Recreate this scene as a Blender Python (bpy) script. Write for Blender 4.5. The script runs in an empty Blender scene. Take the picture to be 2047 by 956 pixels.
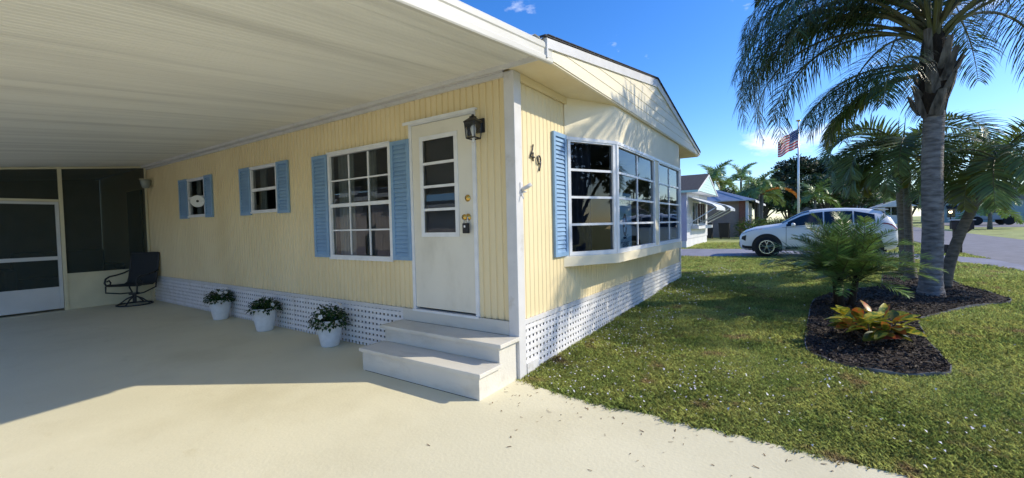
import bpy, math, random
import numpy as np
from mathutils import Vector, Matrix
random.seed(7); rng = np.random.default_rng(7)
R = math.radians
SC = bpy.context.scene
COL = SC.collection

# ------------------------------------------------------------------ camera
cam = bpy.data.cameras.new("camera"); camo = bpy.data.objects.new("camera", cam); COL.objects.link(camo)
YAW, PITCH, ROLL = 0.5908, -0.0324, -0.0228
CAM = Vector((-3.39, -2.227, 1.45))
f_ = Vector((math.cos(PITCH)*math.cos(YAW), math.cos(PITCH)*math.sin(YAW), math.sin(PITCH)))
r0 = Vector((math.sin(YAW), -math.cos(YAW), 0)); u0 = r0.cross(f_)
r_ = math.cos(ROLL)*r0 + math.sin(ROLL)*u0; u_ = -math.sin(ROLL)*r0 + math.cos(ROLL)*u0
m = Matrix((r_, u_, -f_)).transposed().to_4x4(); m.translation = CAM
camo.matrix_world = m
cam.sensor_width = 36; cam.lens = 36*848.4/2047; cam.clip_start = 0.05; cam.clip_end = 4000
SC.camera = camo

# ------------------------------------------------------------------ sky, sun, exposure
SUN_EL, SUN_AZ = R(35.04), R(147.3)
w = bpy.data.worlds.new("World"); SC.world = w; w.use_nodes = True
nt = w.node_tree; nt.nodes.clear()
sky = nt.nodes.new("ShaderNodeTexSky"); sky.sky_type = 'NISHITA'; sky.sun_disc = False
sky.sun_elevation = SUN_EL; sky.sun_rotation = SUN_AZ; sky.altitude = 0
sky.air_density = 1.0; sky.dust_density = 0.5; sky.ozone_density = 5.0
bg = nt.nodes.new("ShaderNodeBackground"); bg.inputs[1].default_value = 0.11
out = nt.nodes.new("ShaderNodeOutputWorld")
tc = nt.nodes.new("ShaderNodeTexCoord"); mp = nt.nodes.new("ShaderNodeMapping"); mp.inputs['Scale'].default_value = (3.2, 3.2, 7.5)
mp.inputs['Location'].default_value = (2.35, 4.9, 1.1)
nz = nt.nodes.new("ShaderNodeTexNoise"); nz.inputs['Scale'].default_value = 1.5; nz.inputs['Detail'].default_value = 9; nz.inputs['Roughness'].default_value = .58
rp = nt.nodes.new("ShaderNodeValToRGB"); rp.color_ramp.elements[0].position = .62; rp.color_ramp.elements[1].position = .80
mx = nt.nodes.new("ShaderNodeMixRGB"); mx.inputs[2].default_value = (6.2, 6.3, 6.6, 1)
nt.links.new(tc.outputs['Generated'], mp.inputs[0]); nt.links.new(mp.outputs[0], nz.inputs['Vector'])
nt.links.new(nz.outputs[0], rp.inputs[0]); nt.links.new(rp.outputs[0], mx.inputs[0])
hs = nt.nodes.new('ShaderNodeHueSaturation'); hs.inputs['Hue'].default_value = .510; hs.inputs['Saturation'].default_value = 1.27; hs.inputs['Value'].default_value = .97; nt.links.new(sky.outputs[0], hs.inputs['Color'])
nt.links.new(hs.outputs[0], mx.inputs[1]); nt.links.new(mx.outputs[0], bg.inputs[0]); nt.links.new(bg.outputs[0], out.inputs[0])

sl = bpy.data.lights.new("sun", 'SUN'); so = bpy.data.objects.new("sun", sl); COL.objects.link(so)
sl.energy = 2.05; sl.angle = R(0.53); sl.color = (1.0, .915, .74)
sd = Vector((-.77, 1.20, -1.0)); so.rotation_euler = sd.to_track_quat('-Z', 'Y').to_euler(); so.location = (20, -20, 30)
SC.view_settings.view_transform = 'Standard'; SC.view_settings.look = 'None'
SC.view_settings.exposure = 1.22; SC.view_settings.gamma = 1.0
SC.render.engine = 'CYCLES'
SC.cycles.max_bounces = 10; SC.cycles.diffuse_bounces = 8; SC.cycles.transparent_max_bounces = 16
SC.cycles.use_denoising = True

# ------------------------------------------------------------------ materials
def srgb(r, g, b):
    return tuple(((c/255)/12.92 if c/255 <= .04045 else ((c/255+.055)/1.055)**2.4) for c in (r, g, b))
def mat(name, c1, c2=None, rough=.6, scale=4, detail=6, bump=0, bscale=60, metal=0, spec=.4, stretch=(1,1,1), lo=.35, hi=.65, island=0, trans=0, fine=None):
    m = bpy.data.materials.new(name); m.use_nodes = True
    n = m.node_tree.nodes; l = m.node_tree.links; p = n['Principled BSDF']
    p.inputs['Roughness'].default_value = rough; p.inputs['Metallic'].default_value = metal
    p.inputs['Specular IOR Level'].default_value = spec
    if c2 is None: c2 = tuple(c*.88 for c in c1)
    g = n.new('ShaderNodeNewGeometry'); mp = n.new('ShaderNodeMapping'); mp.inputs['Scale'].default_value = stretch
    l.new(g.outputs['Position'], mp.inputs[0])
    t = n.new('ShaderNodeTexNoise'); t.inputs['Scale'].default_value = scale; t.inputs['Detail'].default_value = detail
    l.new(mp.outputs[0], t.inputs['Vector'])
    rp = n.new('ShaderNodeValToRGB'); e = rp.color_ramp.elements
    e[0].position = lo; e[1].position = hi; e[0].color = (*c2, 1); e[1].color = (*c1, 1)
    l.new(t.outputs[0], rp.inputs[0]); colout = rp.outputs[0]
    if fine:                                   # small dark or light flecks: (scale, threshold, colour)
        t2 = n.new('ShaderNodeTexNoise'); t2.inputs['Scale'].default_value = fine[0]; t2.inputs['Detail'].default_value = 3
        l.new(mp.outputs[0], t2.inputs['Vector'])
        r2 = n.new('ShaderNodeValToRGB'); r2.color_ramp.elements[0].position = fine[1]; r2.color_ramp.elements[1].position = fine[1]+.08
        l.new(t2.outputs[0], r2.inputs[0]); mm = n.new('ShaderNodeMixRGB'); mm.inputs[2].default_value = (*fine[2], 1)
        l.new(r2.outputs[0], mm.inputs[0]); l.new(colout, mm.inputs[1]); colout = mm.outputs[0]
    if island:
        hv = n.new('ShaderNodeHueSaturation'); mr = n.new('ShaderNodeMapRange')
        mr.inputs['To Min'].default_value = 1-island; mr.inputs['To Max'].default_value = 1+island
        l.new(g.outputs['Random Per Island'], mr.inputs['Value']); l.new(mr.outputs[0], hv.inputs['Value'])
        m2 = n.new('ShaderNodeMapRange'); m2.inputs['To Min'].default_value = .5-.05*island; m2.inputs['To Max'].default_value = .5+.05*island
        l.new(g.outputs['Random Per Island'], m2.inputs['Value']); l.new(m2.outputs[0], hv.inputs['Hue'])
        l.new(colout, hv.inputs['Color']); colout = hv.outputs[0]
    l.new(colout, p.inputs['Base Color'])
    if bump:
        b = n.new('ShaderNodeTexNoise'); b.inputs['Scale'].default_value = bscale; b.inputs['Detail'].default_value = 5
        l.new(mp.outputs[0], b.inputs['Vector']); bb = n.new('ShaderNodeBump'); bb.inputs['Strength'].default_value = bump
        bb.inputs['Distance'].default_value = .02; l.new(b.outputs[0], bb.inputs['Height']); l.new(bb.outputs[0], p.inputs['Normal'])
    if trans:
        tr = n.new('ShaderNodeBsdfTranslucent'); l.new(colout, tr.inputs[0]); ms = n.new('ShaderNodeMixShader'); ms.inputs[0].default_value = trans
        o = n['Material Output']; l.new(p.outputs[0], ms.inputs[1]); l.new(tr.outputs[0], ms.inputs[2]); l.new(ms.outputs[0], o.inputs[0])
    return m
def glassmat(name, tint=(.8,.85,.85), ior=1.5, rough=0.0, extra=0.0):
    m = bpy.data.materials.new(name); m.use_nodes = True; n = m.node_tree.nodes; l = m.node_tree.links; n.clear()
    o = n.new('ShaderNodeOutputMaterial'); t = n.new('ShaderNodeBsdfTransparent'); t.inputs[0].default_value = (*tint, 1)
    g = n.new('ShaderNodeBsdfGlossy'); g.inputs['Roughness'].default_value = rough
    fr = n.new('ShaderNodeFresnel'); fr.inputs[0].default_value = ior
    ad = n.new('ShaderNodeMath'); ad.operation = 'MULTIPLY_ADD'; ad.inputs[1].default_value = 1.25; ad.inputs[2].default_value = extra; ad.use_clamp = True
    l.new(fr.outputs[0], ad.inputs[0])
    ms = n.new('ShaderNodeMixShader'); l.new(ad.outputs[0], ms.inputs[0]); l.new(t.outputs[0], ms.inputs[1]); l.new(g.outputs[0], ms.inputs[2]); l.new(ms.outputs[0], o.inputs[0])
    return m
def meshmat(name, col, cell=.0016, open_=.45):
    # insect screen: even partial coverage (threads far too fine to model)
    m = bpy.data.materials.new(name); m.use_nodes = True; n = m.node_tree.nodes; l = m.node_tree.links; n.clear()
    o = n.new('ShaderNodeOutputMaterial'); t = n.new('ShaderNodeBsdfTransparent'); d = n.new('ShaderNodeBsdfDiffuse')
    d.inputs[0].default_value = (*col, 1); ms = n.new('ShaderNodeMixShader'); ms.inputs[0].default_value = 1-open_
    l.new(t.outputs[0], ms.inputs[1]); l.new(d.outputs[0], ms.inputs[2]); l.new(ms.outputs[0], o.inputs[0]); return m
def emis(name, c, s):
    m = bpy.data.materials.new(name); m.use_nodes = True; p = m.node_tree.nodes['Principled BSDF']
    p.inputs['Emission Color'].default_value = (*c, 1); p.inputs['Emission Strength'].default_value = s; return m

MT = {}
MT['siding'] = mat('cream_siding', (.815,.685,.42), (.755,.625,.37), rough=.45, scale=1.2, stretch=(1,1,.5), bump=.04, bscale=12)
MT['stucco'] = mat('cream_panel', (.82,.73,.53), (.78,.69,.49), rough=.6, scale=2.5, bump=.1, bscale=40)
MT['gable'] = mat('gable_board', (.82,.74,.56), (.77,.69,.51), rough=.5, scale=3, stretch=(.3,1,2), bump=.06, bscale=30)
MT['soffit'] = mat('soffit', (.80,.69,.45), (.74,.62,.38), rough=.6, scale=3, bump=.1, bscale=20, fine=(9,.70,(.62,.50,.30)))
MT['white'] = mat('white_paint', (.66,.65,.64), (.60,.59,.58), rough=.45, scale=5, bump=.05, bscale=50, fine=(30,.74,(.5,.48,.44)))
MT['lattice'] = mat('white_lattice', (.78,.77,.77), (.70,.69,.69), rough=.5, scale=9, bump=.05, bscale=60)
MT['alum'] = mat('white_aluminium', (.78,.79,.80), (.70,.71,.72), rough=.35, scale=8, spec=.5)
MT['door'] = mat('door_paint', (.75,.715,.61), (.70,.665,.565), rough=.5, scale=2.2, bump=.05, bscale=14)
MT['blue'] = mat('blue_shutter', srgb(132,166,198), srgb(122,155,188), rough=.5, scale=5, bump=.05, bscale=40)
MT['slab'] = mat('painted_concrete', (.73,.67,.47), (.655,.60,.415), rough=.75, scale=.8, detail=9, bump=.12, bscale=42, lo=.3, hi=.7, fine=(60,.735,(.42,.38,.27)))
def stain(m, col, scale, lo, hi, amt, stretch=(1,1,1)):
    n = m.node_tree.nodes; l = m.node_tree.links; p = n['Principled BSDF']; src = p.inputs['Base Color'].links[0].from_socket
    g = n.new('ShaderNodeNewGeometry'); mp_ = n.new('ShaderNodeMapping'); mp_.inputs['Scale'].default_value = stretch; mp_.inputs['Location'].default_value = (3.1,7.7,1.3)
    t = n.new('ShaderNodeTexNoise'); t.inputs['Scale'].default_value = scale; t.inputs['Detail'].default_value = 8; t.inputs['Roughness'].default_value = .65
    r = n.new('ShaderNodeMapRange'); r.inputs['From Min'].default_value = lo; r.inputs['From Max'].default_value = hi; r.inputs['To Max'].default_value = amt
    mm = n.new('ShaderNodeMixRGB'); mm.blend_type = 'MULTIPLY'; mm.inputs[2].default_value = (*col, 1)
    l.new(g.outputs['Position'], mp_.inputs[0]); l.new(mp_.outputs[0], t.inputs['Vector']); l.new(t.outputs[0], r.inputs['Value']); l.new(r.outputs[0], mm.inputs[0]); l.new(src, mm.inputs[1]); l.new(mm.outputs[0], p.inputs['Base Color'])
stain(MT['slab'], (.78,.75,.68), .9, .50, .74, .5); stain(MT['slab'], (.74,.69,.58), 6, .62, .78, .45, (1,.35,1))
stain(MT['siding'], (.88,.83,.72), 1.1, .50, .75, .5, (1,1,.3)); stain(MT['door'], (.86,.85,.82), 3, .52, .72, .8, (1,1,.5))
stain(MT['lattice'], (.75,.72,.66), 5, .55, .72, .8); stain(MT['white'], (.78,.75,.68), 7, .56, .74, .8)
MT['steps'] = mat('step_paint', (.67,.64,.565), (.61,.58,.51), rough=.55, scale=3, bump=.12, bscale=45, stretch=(1,.25,1))
stain(MT['steps'], (.76,.74,.70), 4, .54, .74, .8, (1,.4,1))
MT['ceil'] = mat('carport_ceiling', (.80,.785,.71), (.70,.685,.62), rough=.5, scale=1.7, detail=9, stretch=(.10,2.6,1), lo=.28, hi=.55, spec=.3)
stain(MT['ceil'], (.62,.62,.63), 1.5, .50, .70, .5, (.12,3.2,1))
MT['fascia'] = mat('fascia_white', (.63,.61,.55), (.56,.54,.48), rough=.45, scale=4, stretch=(.2,1,3))
MT['shingle'] = mat('shingle', (.07,.065,.065), (.035,.033,.035), rough=.9, scale=30, bump=.6, bscale=60)
MT['black'] = mat('black_metal', (.015,.015,.016), (.01,.01,.01), rough=.4, scale=20)
MT['bronze'] = mat('dark_bronze', (.035,.038,.04), (.02,.022,.024), rough=.45, scale=20)
MT['sling'] = mat('sling_fabric', (.035,.04,.045), (.02,.024,.028), rough=.9, scale=120)
MT['brass'] = mat('brass', (.72,.48,.14), (.6,.38,.1), rough=.22, metal=1, scale=20)
MT['pewter'] = mat('pewter', (.10,.095,.09), (.05,.05,.05), rough=.35, metal=.7, scale=30)
MT['glass'] = glassmat('window_glass', (.62,.68,.70))
MT['baysglass'] = glassmat('bay_glass', (.62,.68,.72), 1.5, 0, .0)
MT['lampglass'] = glassmat('lamp_glass', (.93,.95,.95), 1.4)
MT['screen'] = meshmat('insect_screen', (.06,.072,.062), open_=.30)
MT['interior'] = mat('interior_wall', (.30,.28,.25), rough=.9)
MT['curtain'] = mat('curtain', (.52,.52,.48), (.42,.42,.39), rough=.9, scale=6)
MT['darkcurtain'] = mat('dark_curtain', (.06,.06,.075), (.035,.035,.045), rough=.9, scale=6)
MT['kick'] = mat('kick_panel', (.70,.64,.44), (.62,.57,.39), rough=.6, scale=3)
MT['doorpanel'] = mat('screen_door_paint', (.62,.62,.60), (.56,.56,.54), rough=.55, scale=3)
MT['pot'] = mat('white_pot', (.74,.75,.76), (.66,.67,.68), rough=.35, scale=14, bump=.12, bscale=120)
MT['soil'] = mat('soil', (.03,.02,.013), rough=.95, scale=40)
MT['potleaf'] = mat('impatiens_leaf', (.035,.085,.022), (.02,.05,.015), rough=.45, island=.4, trans=.2)
MT['petal'] = mat('white_petal', (.85,.85,.83), rough=.6, trans=.25)
MT['lilac'] = mat('pale_petal', (.74,.68,.76), (.80,.78,.80), rough=.6, scale=3, trans=.2)
MT['grass'] = mat('grass_blade', (.50,.52,.17), (.28,.35,.10), rough=.6, scale=2.2, detail=7, island=.45, trans=.45, spec=.2, fine=(2.4,.61,(.42,.33,.17)))
MT['lawn'] = mat('lawn_soil', (.38,.40,.14), (.27,.30,.095), rough=.95, scale=1.3, detail=10, bump=.9, bscale=45, fine=(2.2,.62,(.15,.12,.05)))
MT['mulch'] = mat('mulch', (.035,.022,.017), (.016,.011,.009), rough=.95, scale=25, bump=1, bscale=60, island=.5)
MT['chip'] = mat('mulch_chip', (.085,.058,.045), (.025,.017,.014), rough=.85, scale=30, island=.85)
MT['edging'] = mat('edging', (.20,.20,.21), (.09,.09,.09), rough=.5, scale=10)
MT['asphalt'] = mat('asphalt', (.235,.225,.235), (.19,.18,.19), rough=.9, scale=3, detail=9, bump=.4, bscale=80)
MT['drive'] = mat('grey_drive', (.25,.25,.30), (.205,.205,.245), rough=.85, scale=2, bump=.3, bscale=80)
MT['qtrunk'] = mat('queen_trunk', (.30,.275,.265), (.13,.115,.11), rough=.9, scale=6, detail=10, stretch=(1,1,3.5), bump=1, bscale=16)
MT['boot'] = mat('palm_boot', (.20,.175,.15), (.045,.038,.032), rough=.9, scale=6, stretch=(2,2,.6), bump=.7, bscale=20)
MT['fiber'] = mat('palm_fiber', (.05,.035,.025), (.025,.017,.012), rough=.95, scale=20, stretch=(2,2,.5), bump=.8)
MT['frond'] = mat('queen_leaf', (.08,.12,.038), (.042,.075,.027), rough=.34, spec=.55, scale=2, island=.45, trans=.3)
MT['frondy'] = mat('yellow_leaf', (.20,.20,.03), (.10,.13,.025), rough=.4, spec=.5, scale=2, island=.4, trans=.3)
MT['rachis'] = mat('rachis', (.13,.14,.05), (.09,.08,.04), rough=.5, scale=5)
MT['adon'] = mat('feather_leaf', (.17,.23,.07), (.09,.15,.05), rough=.38, spec=.55, scale=2, island=.45, trans=.3)
MT['datel'] = mat('date_leaf', (.22,.32,.085), (.12,.21,.055), rough=.36, spec=.55, scale=3, island=.45, trans=.3)
MT['dead'] = mat('orange_leaf', (.50,.20,.03), (.38,.15,.03), rough=.7, scale=4, island=.3, trans=.3)
MT['gshaft'] = mat('green_crownshaft', (.22,.22,.05), (.14,.16,.04), rough=.5, scale=5, stretch=(1,1,.3))
MT['greytrunk'] = mat('grey_trunk', (.22,.20,.18), (.13,.115,.10), rough=.9, scale=8, stretch=(1,1,5), bump=.6, bscale=18)
MT['brntrunk'] = mat('lean_trunk', (.20,.165,.13), (.11,.09,.07), rough=.9, scale=8, stretch=(1,1,4), bump=.6, bscale=18)
MT['oakleaf'] = mat('oak_leaf', (.035,.055,.02), (.018,.03,.014), rough=.6, scale=.6, island=.5, trans=.15)
MT['treeleaf'] = mat('tree_leaf', (.06,.10,.03), (.03,.055,.02), rough=.5, scale=.6, island=.5, trans=.2)
MT['paleleaf'] = mat('pale_leaf', (.13,.16,.09), (.08,.10,.05), rough=.5, scale=.6, island=.5, trans=.2)
MT['bushleaf'] = mat('bush_leaf', (.10,.16,.03), (.05,.10,.02), rough=.45, scale=2, island=.45, trans=.25)
MT['bark'] = mat('bark', (.12,.10,.085), (.06,.05,.04), rough=.95, scale=10, bump=.7)
CR = [mat('croton_yellow', (.55,.46,.05), (.16,.23,.03), rough=.35, scale=22, lo=.45, hi=.55, trans=.25),
      mat('croton_orange', (.50,.13,.03), (.30,.20,.03), rough=.35, scale=22, lo=.45, hi=.55, trans=.25),
      mat('croton_red', (.36,.05,.035), (.20,.06,.03), rough=.35, scale=18, trans=.25),
      mat('croton_green', (.045,.085,.02), (.14,.13,.02), rough=.3, scale=22, lo=.40, hi=.62, trans=.2),
      mat('croton_dark', (.03,.035,.015), (.09,.03,.02), rough=.3, scale=18, trans=.2)]
MT['carwhite'] = mat('car_paint', (.86,.84,.80), (.85,.83,.79), rough=.16, spec=.6, scale=1)
MT['carglass'] = mat('car_glass', (.012,.016,.02), (.010,.013,.016), rough=.06, spec=.7, scale=1)
MT['cladding'] = mat('black_cladding', (.018,.018,.02), rough=.6)
MT['tyre'] = mat('tyre', (.015,.015,.015), rough=.85)
MT['rim'] = mat('alloy', (.62,.63,.65), rough=.25, metal=.9)
MT['lens'] = mat('headlamp_lens', (.55,.58,.62), (.2,.22,.25), rough=.1, spec=.7, scale=20)
MT['amber'] = mat('amber_lens', (.7,.2,.02), rough=.2)
MT['redlens'] = mat('tail_lens', (.35,.01,.012), rough=.15, spec=.6)
MT['seam'] = mat('seam', (.02,.02,.022), rough=.8)
MT['teal'] = mat('pale_teal_siding', (.50,.68,.62), (.45,.62,.57), rough=.6, scale=3)
MT['nwhite'] = mat('neighbour_white', (.68,.68,.70), (.61,.61,.64), rough=.6, scale=2)
MT['facing'] = mat('facing_wall', (.74,.68,.64), (.66,.60,.57), rough=.6, scale=2)
MT['lilacwall'] = mat('lilac_wall', (.46,.43,.52), (.41,.38,.47), rough=.6, scale=2)
MT['awning'] = mat('awning_white', (.72,.74,.74), (.64,.66,.66), rough=.4, scale=5)
MT['awngrey'] = mat('awning_grey', (.30,.33,.36), (.26,.29,.32), rough=.4, scale=5)
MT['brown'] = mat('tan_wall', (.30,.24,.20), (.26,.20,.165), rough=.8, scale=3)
MT['brick'] = mat('brick_brown', (.26,.11,.08), (.18,.08,.06), rough=.9, scale=12)
MT['metalroof'] = mat('metal_roof', (.42,.45,.50), (.36,.39,.44), rough=.35, metal=.4, scale=3)
MT['bin'] = mat('bin_black', (.02,.021,.023), rough=.55)
MT['mailbrown'] = mat('mailbox_wood', (.060,.046,.040), (.035,.028,.026), rough=.75, scale=12, stretch=(1,1,.3))
MT['pole'] = mat('pole_metal', (.66,.68,.72), rough=.3, metal=.4)
MT['fwhite'] = mat('flag_white', (.78,.76,.76), rough=.8, trans=.4)
MT['fred'] = mat('flag_red', (.55,.05,.06), rough=.8, trans=.4)
MT['fblue'] = mat('flag_blue', (.03,.05,.22), rough=.8, trans=.4)
MT['tealhouse'] = mat('far_teal', (.30,.40,.42), (.26,.35,.37), rough=.7, scale=2)
MT['greyroof'] = mat('far_roof', (.20,.19,.20), (.15,.145,.15), rough=.9, scale=3)
MT['truckgrey'] = mat('truck_paint', (.24,.29,.33), rough=.3, spec=.5)
MT['bulb'] = emis('lamp_glow', (1,.75,.45), 3.0)
MT['frost'] = mat('frosted_bulb', (.85,.85,.85), rough=.3)
MT['poster'] = mat('poster_blue', (.50,.70,.82), (.44,.64,.76), rough=.5, scale=6)
MT['ink'] = mat('poster_ink', (.03,.035,.09), rough=.6)
MT['paper'] = mat('dial_white', (.80,.80,.78), rough=.5)
MT['twig'] = mat('dry_leaf', (.20,.11,.05), (.11,.06,.03), rough=.9, scale=20, island=.4)

# ------------------------------------------------------------------ mesh builder
class MB:
    def __init__(s): s.v = []; s.f = []; s.mi = []; s.cur = 0
    def add(s, vs, fs):
        b = len(s.v); s.v += [tuple(p) for p in vs]
        for f in fs: s.f.append(tuple(b+i for i in f)); s.mi.append(s.cur)
        return b
    def box(s, x0, y0, z0, x1, y1, z1):
        s.add([(x0,y0,z0),(x1,y0,z0),(x1,y1,z0),(x0,y1,z0),(x0,y0,z1),(x1,y0,z1),(x1,y1,z1),(x0,y1,z1)],
              [(0,3,2,1),(4,5,6,7),(0,1,5,4),(1,2,6,5),(2,3,7,6),(3,0,4,7)])
    def obox(s, o, u, n, U, N, Z, up=Vector((0,0,1))):
        o, u, n = Vector(o), Vector(u), Vector(n)
        vs = [o+u*a+n*b+up*c for c in Z for (a,b) in ((U[0],N[0]),(U[1],N[0]),(U[1],N[1]),(U[0],N[1]))]
        s.add(vs, [(0,3,2,1),(4,5,6,7),(0,1,5,4),(1,2,6,5),(2,3,7,6),(3,0,4,7)])
    def prism(s, pts, d):            # closed polygon pts (3d), extruded by vector d
        n = len(pts); d = Vector(d); a = [Vector(p) for p in pts]; b = [p+d for p in a]
        s.add(a+b, [tuple(range(n))[::-1], tuple(range(n, 2*n))]+[(i,(i+1)%n,n+(i+1)%n,n+i) for i in range(n)])
    def tube(s, path, rad, n=8, cap=True):
        path = [Vector(p) for p in path]; rings = []
        prev = None; vs = []
        for i, p in enumerate(path):
            t = (path[min(i+1,len(path)-1)]-path[max(i-1,0)]).normalized()
            a = prev if prev is not None else (Vector((0,0,1)) if abs(t.z) < .9 else Vector((1,0,0)))
            a = (a - t*a.dot(t)).normalized(); b = t.cross(a); prev = a
            r = rad[i] if isinstance(rad, (list, tuple)) else rad
            vs += [p+(a*math.cos(2*math.pi*k/n)+b*math.sin(2*math.pi*k/n))*r for k in range(n)]
        fs = [(i*n+k, i*n+(k+1)%n, (i+1)*n+(k+1)%n, (i+1)*n+k) for i in range(len(path)-1) for k in range(n)]
        if cap: fs += [tuple(range(n))[::-1], tuple((len(path)-1)*n+k for k in range(n))]
        s.add(vs, fs)
    def lathe(s, prof, c, n=24, axis='z', cap=True):
        c = Vector(c); vs = []
        for r, h in prof:
            for k in range(n):
                a = 2*math.pi*k/n; q = (r*math.cos(a), r*math.sin(a))
                vs.append(c+Vector({'z':(q[0],q[1],h),'x':(h,q[0],q[1]),'y':(q[0],h,q[1])}[axis]))
        m = len(prof)
        fs = [(i*n+k, i*n+(k+1)%n, (i+1)*n+(k+1)%n, (i+1)*n+k) for i in range(m-1) for k in range(n)]
        if cap: fs += [tuple(range(n))[::-1], tuple((m-1)*n+k for k in range(n))]
        s.add(vs, fs)
    def mesh(s, name, mats, smooth=False, off=(0,0,0)):
        me = bpy.data.meshes.new(name); o = Vector(off)
        me.from_pydata([(p[0]-o.x, p[1]-o.y, p[2]-o.z) for p in s.v], [], s.f)
        for mm in (mats if isinstance(mats, (list, tuple)) else [mats]): me.materials.append(mm)
        if any(s.mi): me.polygons.foreach_set('material_index', s.mi)
        if smooth: me.polygons.foreach_set('use_smooth', [True]*len(me.polygons))
        me.update(); return me
    def build(s, name, mats, parent=None, smooth=False, angle=None):
        off = wloc(parent) if parent else Vector()
        me = s.mesh(name, mats, smooth, off)
        if smooth and angle: 
            me.shade_auto = None if False else None
        o = bpy.data.objects.new(name, me); COL.objects.link(o)
        if parent: o.parent = parent
        return o
def wloc(o):
    v = Vector()
    while o: v += o.location; o = o.parent
    return v
def tag(o, label, cat, group=None, kind=None):
    if label: o['label'] = label
    if cat: o['category'] = cat
    if group: o['group'] = group
    if kind: o['kind'] = kind
    return o
def thing(name, loc, label, cat, group=None):
    o = bpy.data.objects.new(name, None); COL.objects.link(o); o.location = loc; o.empty_display_size = .1
    return tag(o, label, cat, group)
def inst(name, me, parent, world=None, rot=None):
    o = bpy.data.objects.new(name, me); COL.objects.link(o); o.parent = parent
    if world is not None: o.location = Vector(world)-wloc(parent)
    if rot is not None: o.rotation_euler = rot
    return o
def bevel(o, wd=.004, seg=2):
    b = o.modifiers.new('bevel', 'BEVEL'); b.width = wd; b.segments = seg; b.limit_method = 'ANGLE'; b.angle_limit = R(40); return o
def struct(o): o['kind'] = 'structure'; return o

def gz(x, y):
    t = min(max(x/6.8, 0), 1); s = min(max((x-16)/45, 0), 1)
    return -.03+.19*t+.5*s
def gzv(x, y):
    return -.03+.19*np.clip(x/6.8, 0, 1)+.5*np.clip((x-16)/45, 0, 1)

# ------------------------------------------------------------------ ground, road, drives
SLAB_EDGE = [(0.0,.02),(-.02,-.08),(-.09,-.25),(-.13,-.5),(-.16,-.8),(-.14,-1.3),(-.15,-1.97),(-.18,-2.4),(-.18,-2.8),(-.2,-4.5),(-.2,-6.9)]
xs = sorted(set([-1500,-600,-200,-60,-25,-12,-6,-3,-1,-.4,-.25]+[round(-.2+.2*i,2) for i in range(60)]+[12+i*1.0 for i in range(52)]+[80,120,200,400,900,1800]))
ys = sorted(set([-1800,-800,-300,-120,-60,-30,-20,-14,-12,-11,-9,-8]+[round(-7+.25*i,2) for i in range(45)]+[5,8,12,20,40,80,200,600,1500]))
mb = MB()
vs = [(x, y, gz(x,y)-.012+(.012*math.sin(x*2.1+y)*math.cos(y*1.7) if 0 < x < 12 and y < 0 else 0)) for y in ys for x in xs]
nx = len(xs); mb.add(vs, [(j*nx+i, j*nx+i+1, (j+1)*nx+i+1, (j+1)*nx+i) for j in range(len(ys)-1) for i in range(nx-1)])
struct(mb.build('ground', MT['lawn'], smooth=True))

def sheet(name, poly, z, m, dz=.0):
    # flat polygon following the terrain, cut fine along its outline
    import mathutils
    pts = [Vector((x, y, 0)) for x, y in poly]
    tris = mathutils.geometry.tessellate_polygon([pts])
    mb = MB(); mb.add([(p.x, p.y, (gz(p.x, p.y) if z is None else z)+dz) for p in pts], [tuple(t) for t in tris])
    o = mb.build(name, m)
    for p in o.data.polygons:
        if p.normal.z < 0: o.data.flip_normals(); break
    return struct(o)
mb = MB()
poly = [(x, y) for x, y in SLAB_EDGE]+[(-9.5,-6.9),(-9.5,16),(0.3,16),(0.3,.02)]
ptop = [(x, y, -.012) for x, y in poly]
mb.prism([(x, y, -.15) for x, y in poly][::-1], (0,0,.120))
o = mb.build('carport_slab', MT['slab']); struct(o)
o['label'] = 'cream painted concrete slab under and in front of the carport'
def strip_x(name, x0, x1, y0, y1, dz, m, n=40):
    mb = MB(); vs = []
    for i in range(n+1):
        x = x0+(x1-x0)*i/n; vs += [(x, y0, gz(x,0)+dz), (x, y1, gz(x,0)+dz)]
    mb.add(vs, [(2*i, 2*i+2, 2*i+3, 2*i+1) for i in range(n)]); return struct(mb.build(name, m))
strip_x('road', -120, 260, -10.75, -6.9, .006, MT['asphalt'], 380)
DRV = [(12.7,6),(13.0,1.3),(13.5,-.6),(13.75,-5.0),(13.1,-5.9),(12.2,-6.2),(10.7,-6.5),(9.4,-6.95),(14.2,-6.95),(14.7,-6.8),(15.5,-6.3),(17.3,-4),(17.7,-.1),(17.3,2.2),(17.2,6)]
sheet('neighbour_driveway', DRV, None, MT['drive'], .004)
# far cross drive in front of the parked pickup
strip_x('far_driveway', 44, 60, -22, -13.4, .006, MT['asphalt'], 20)

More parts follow.
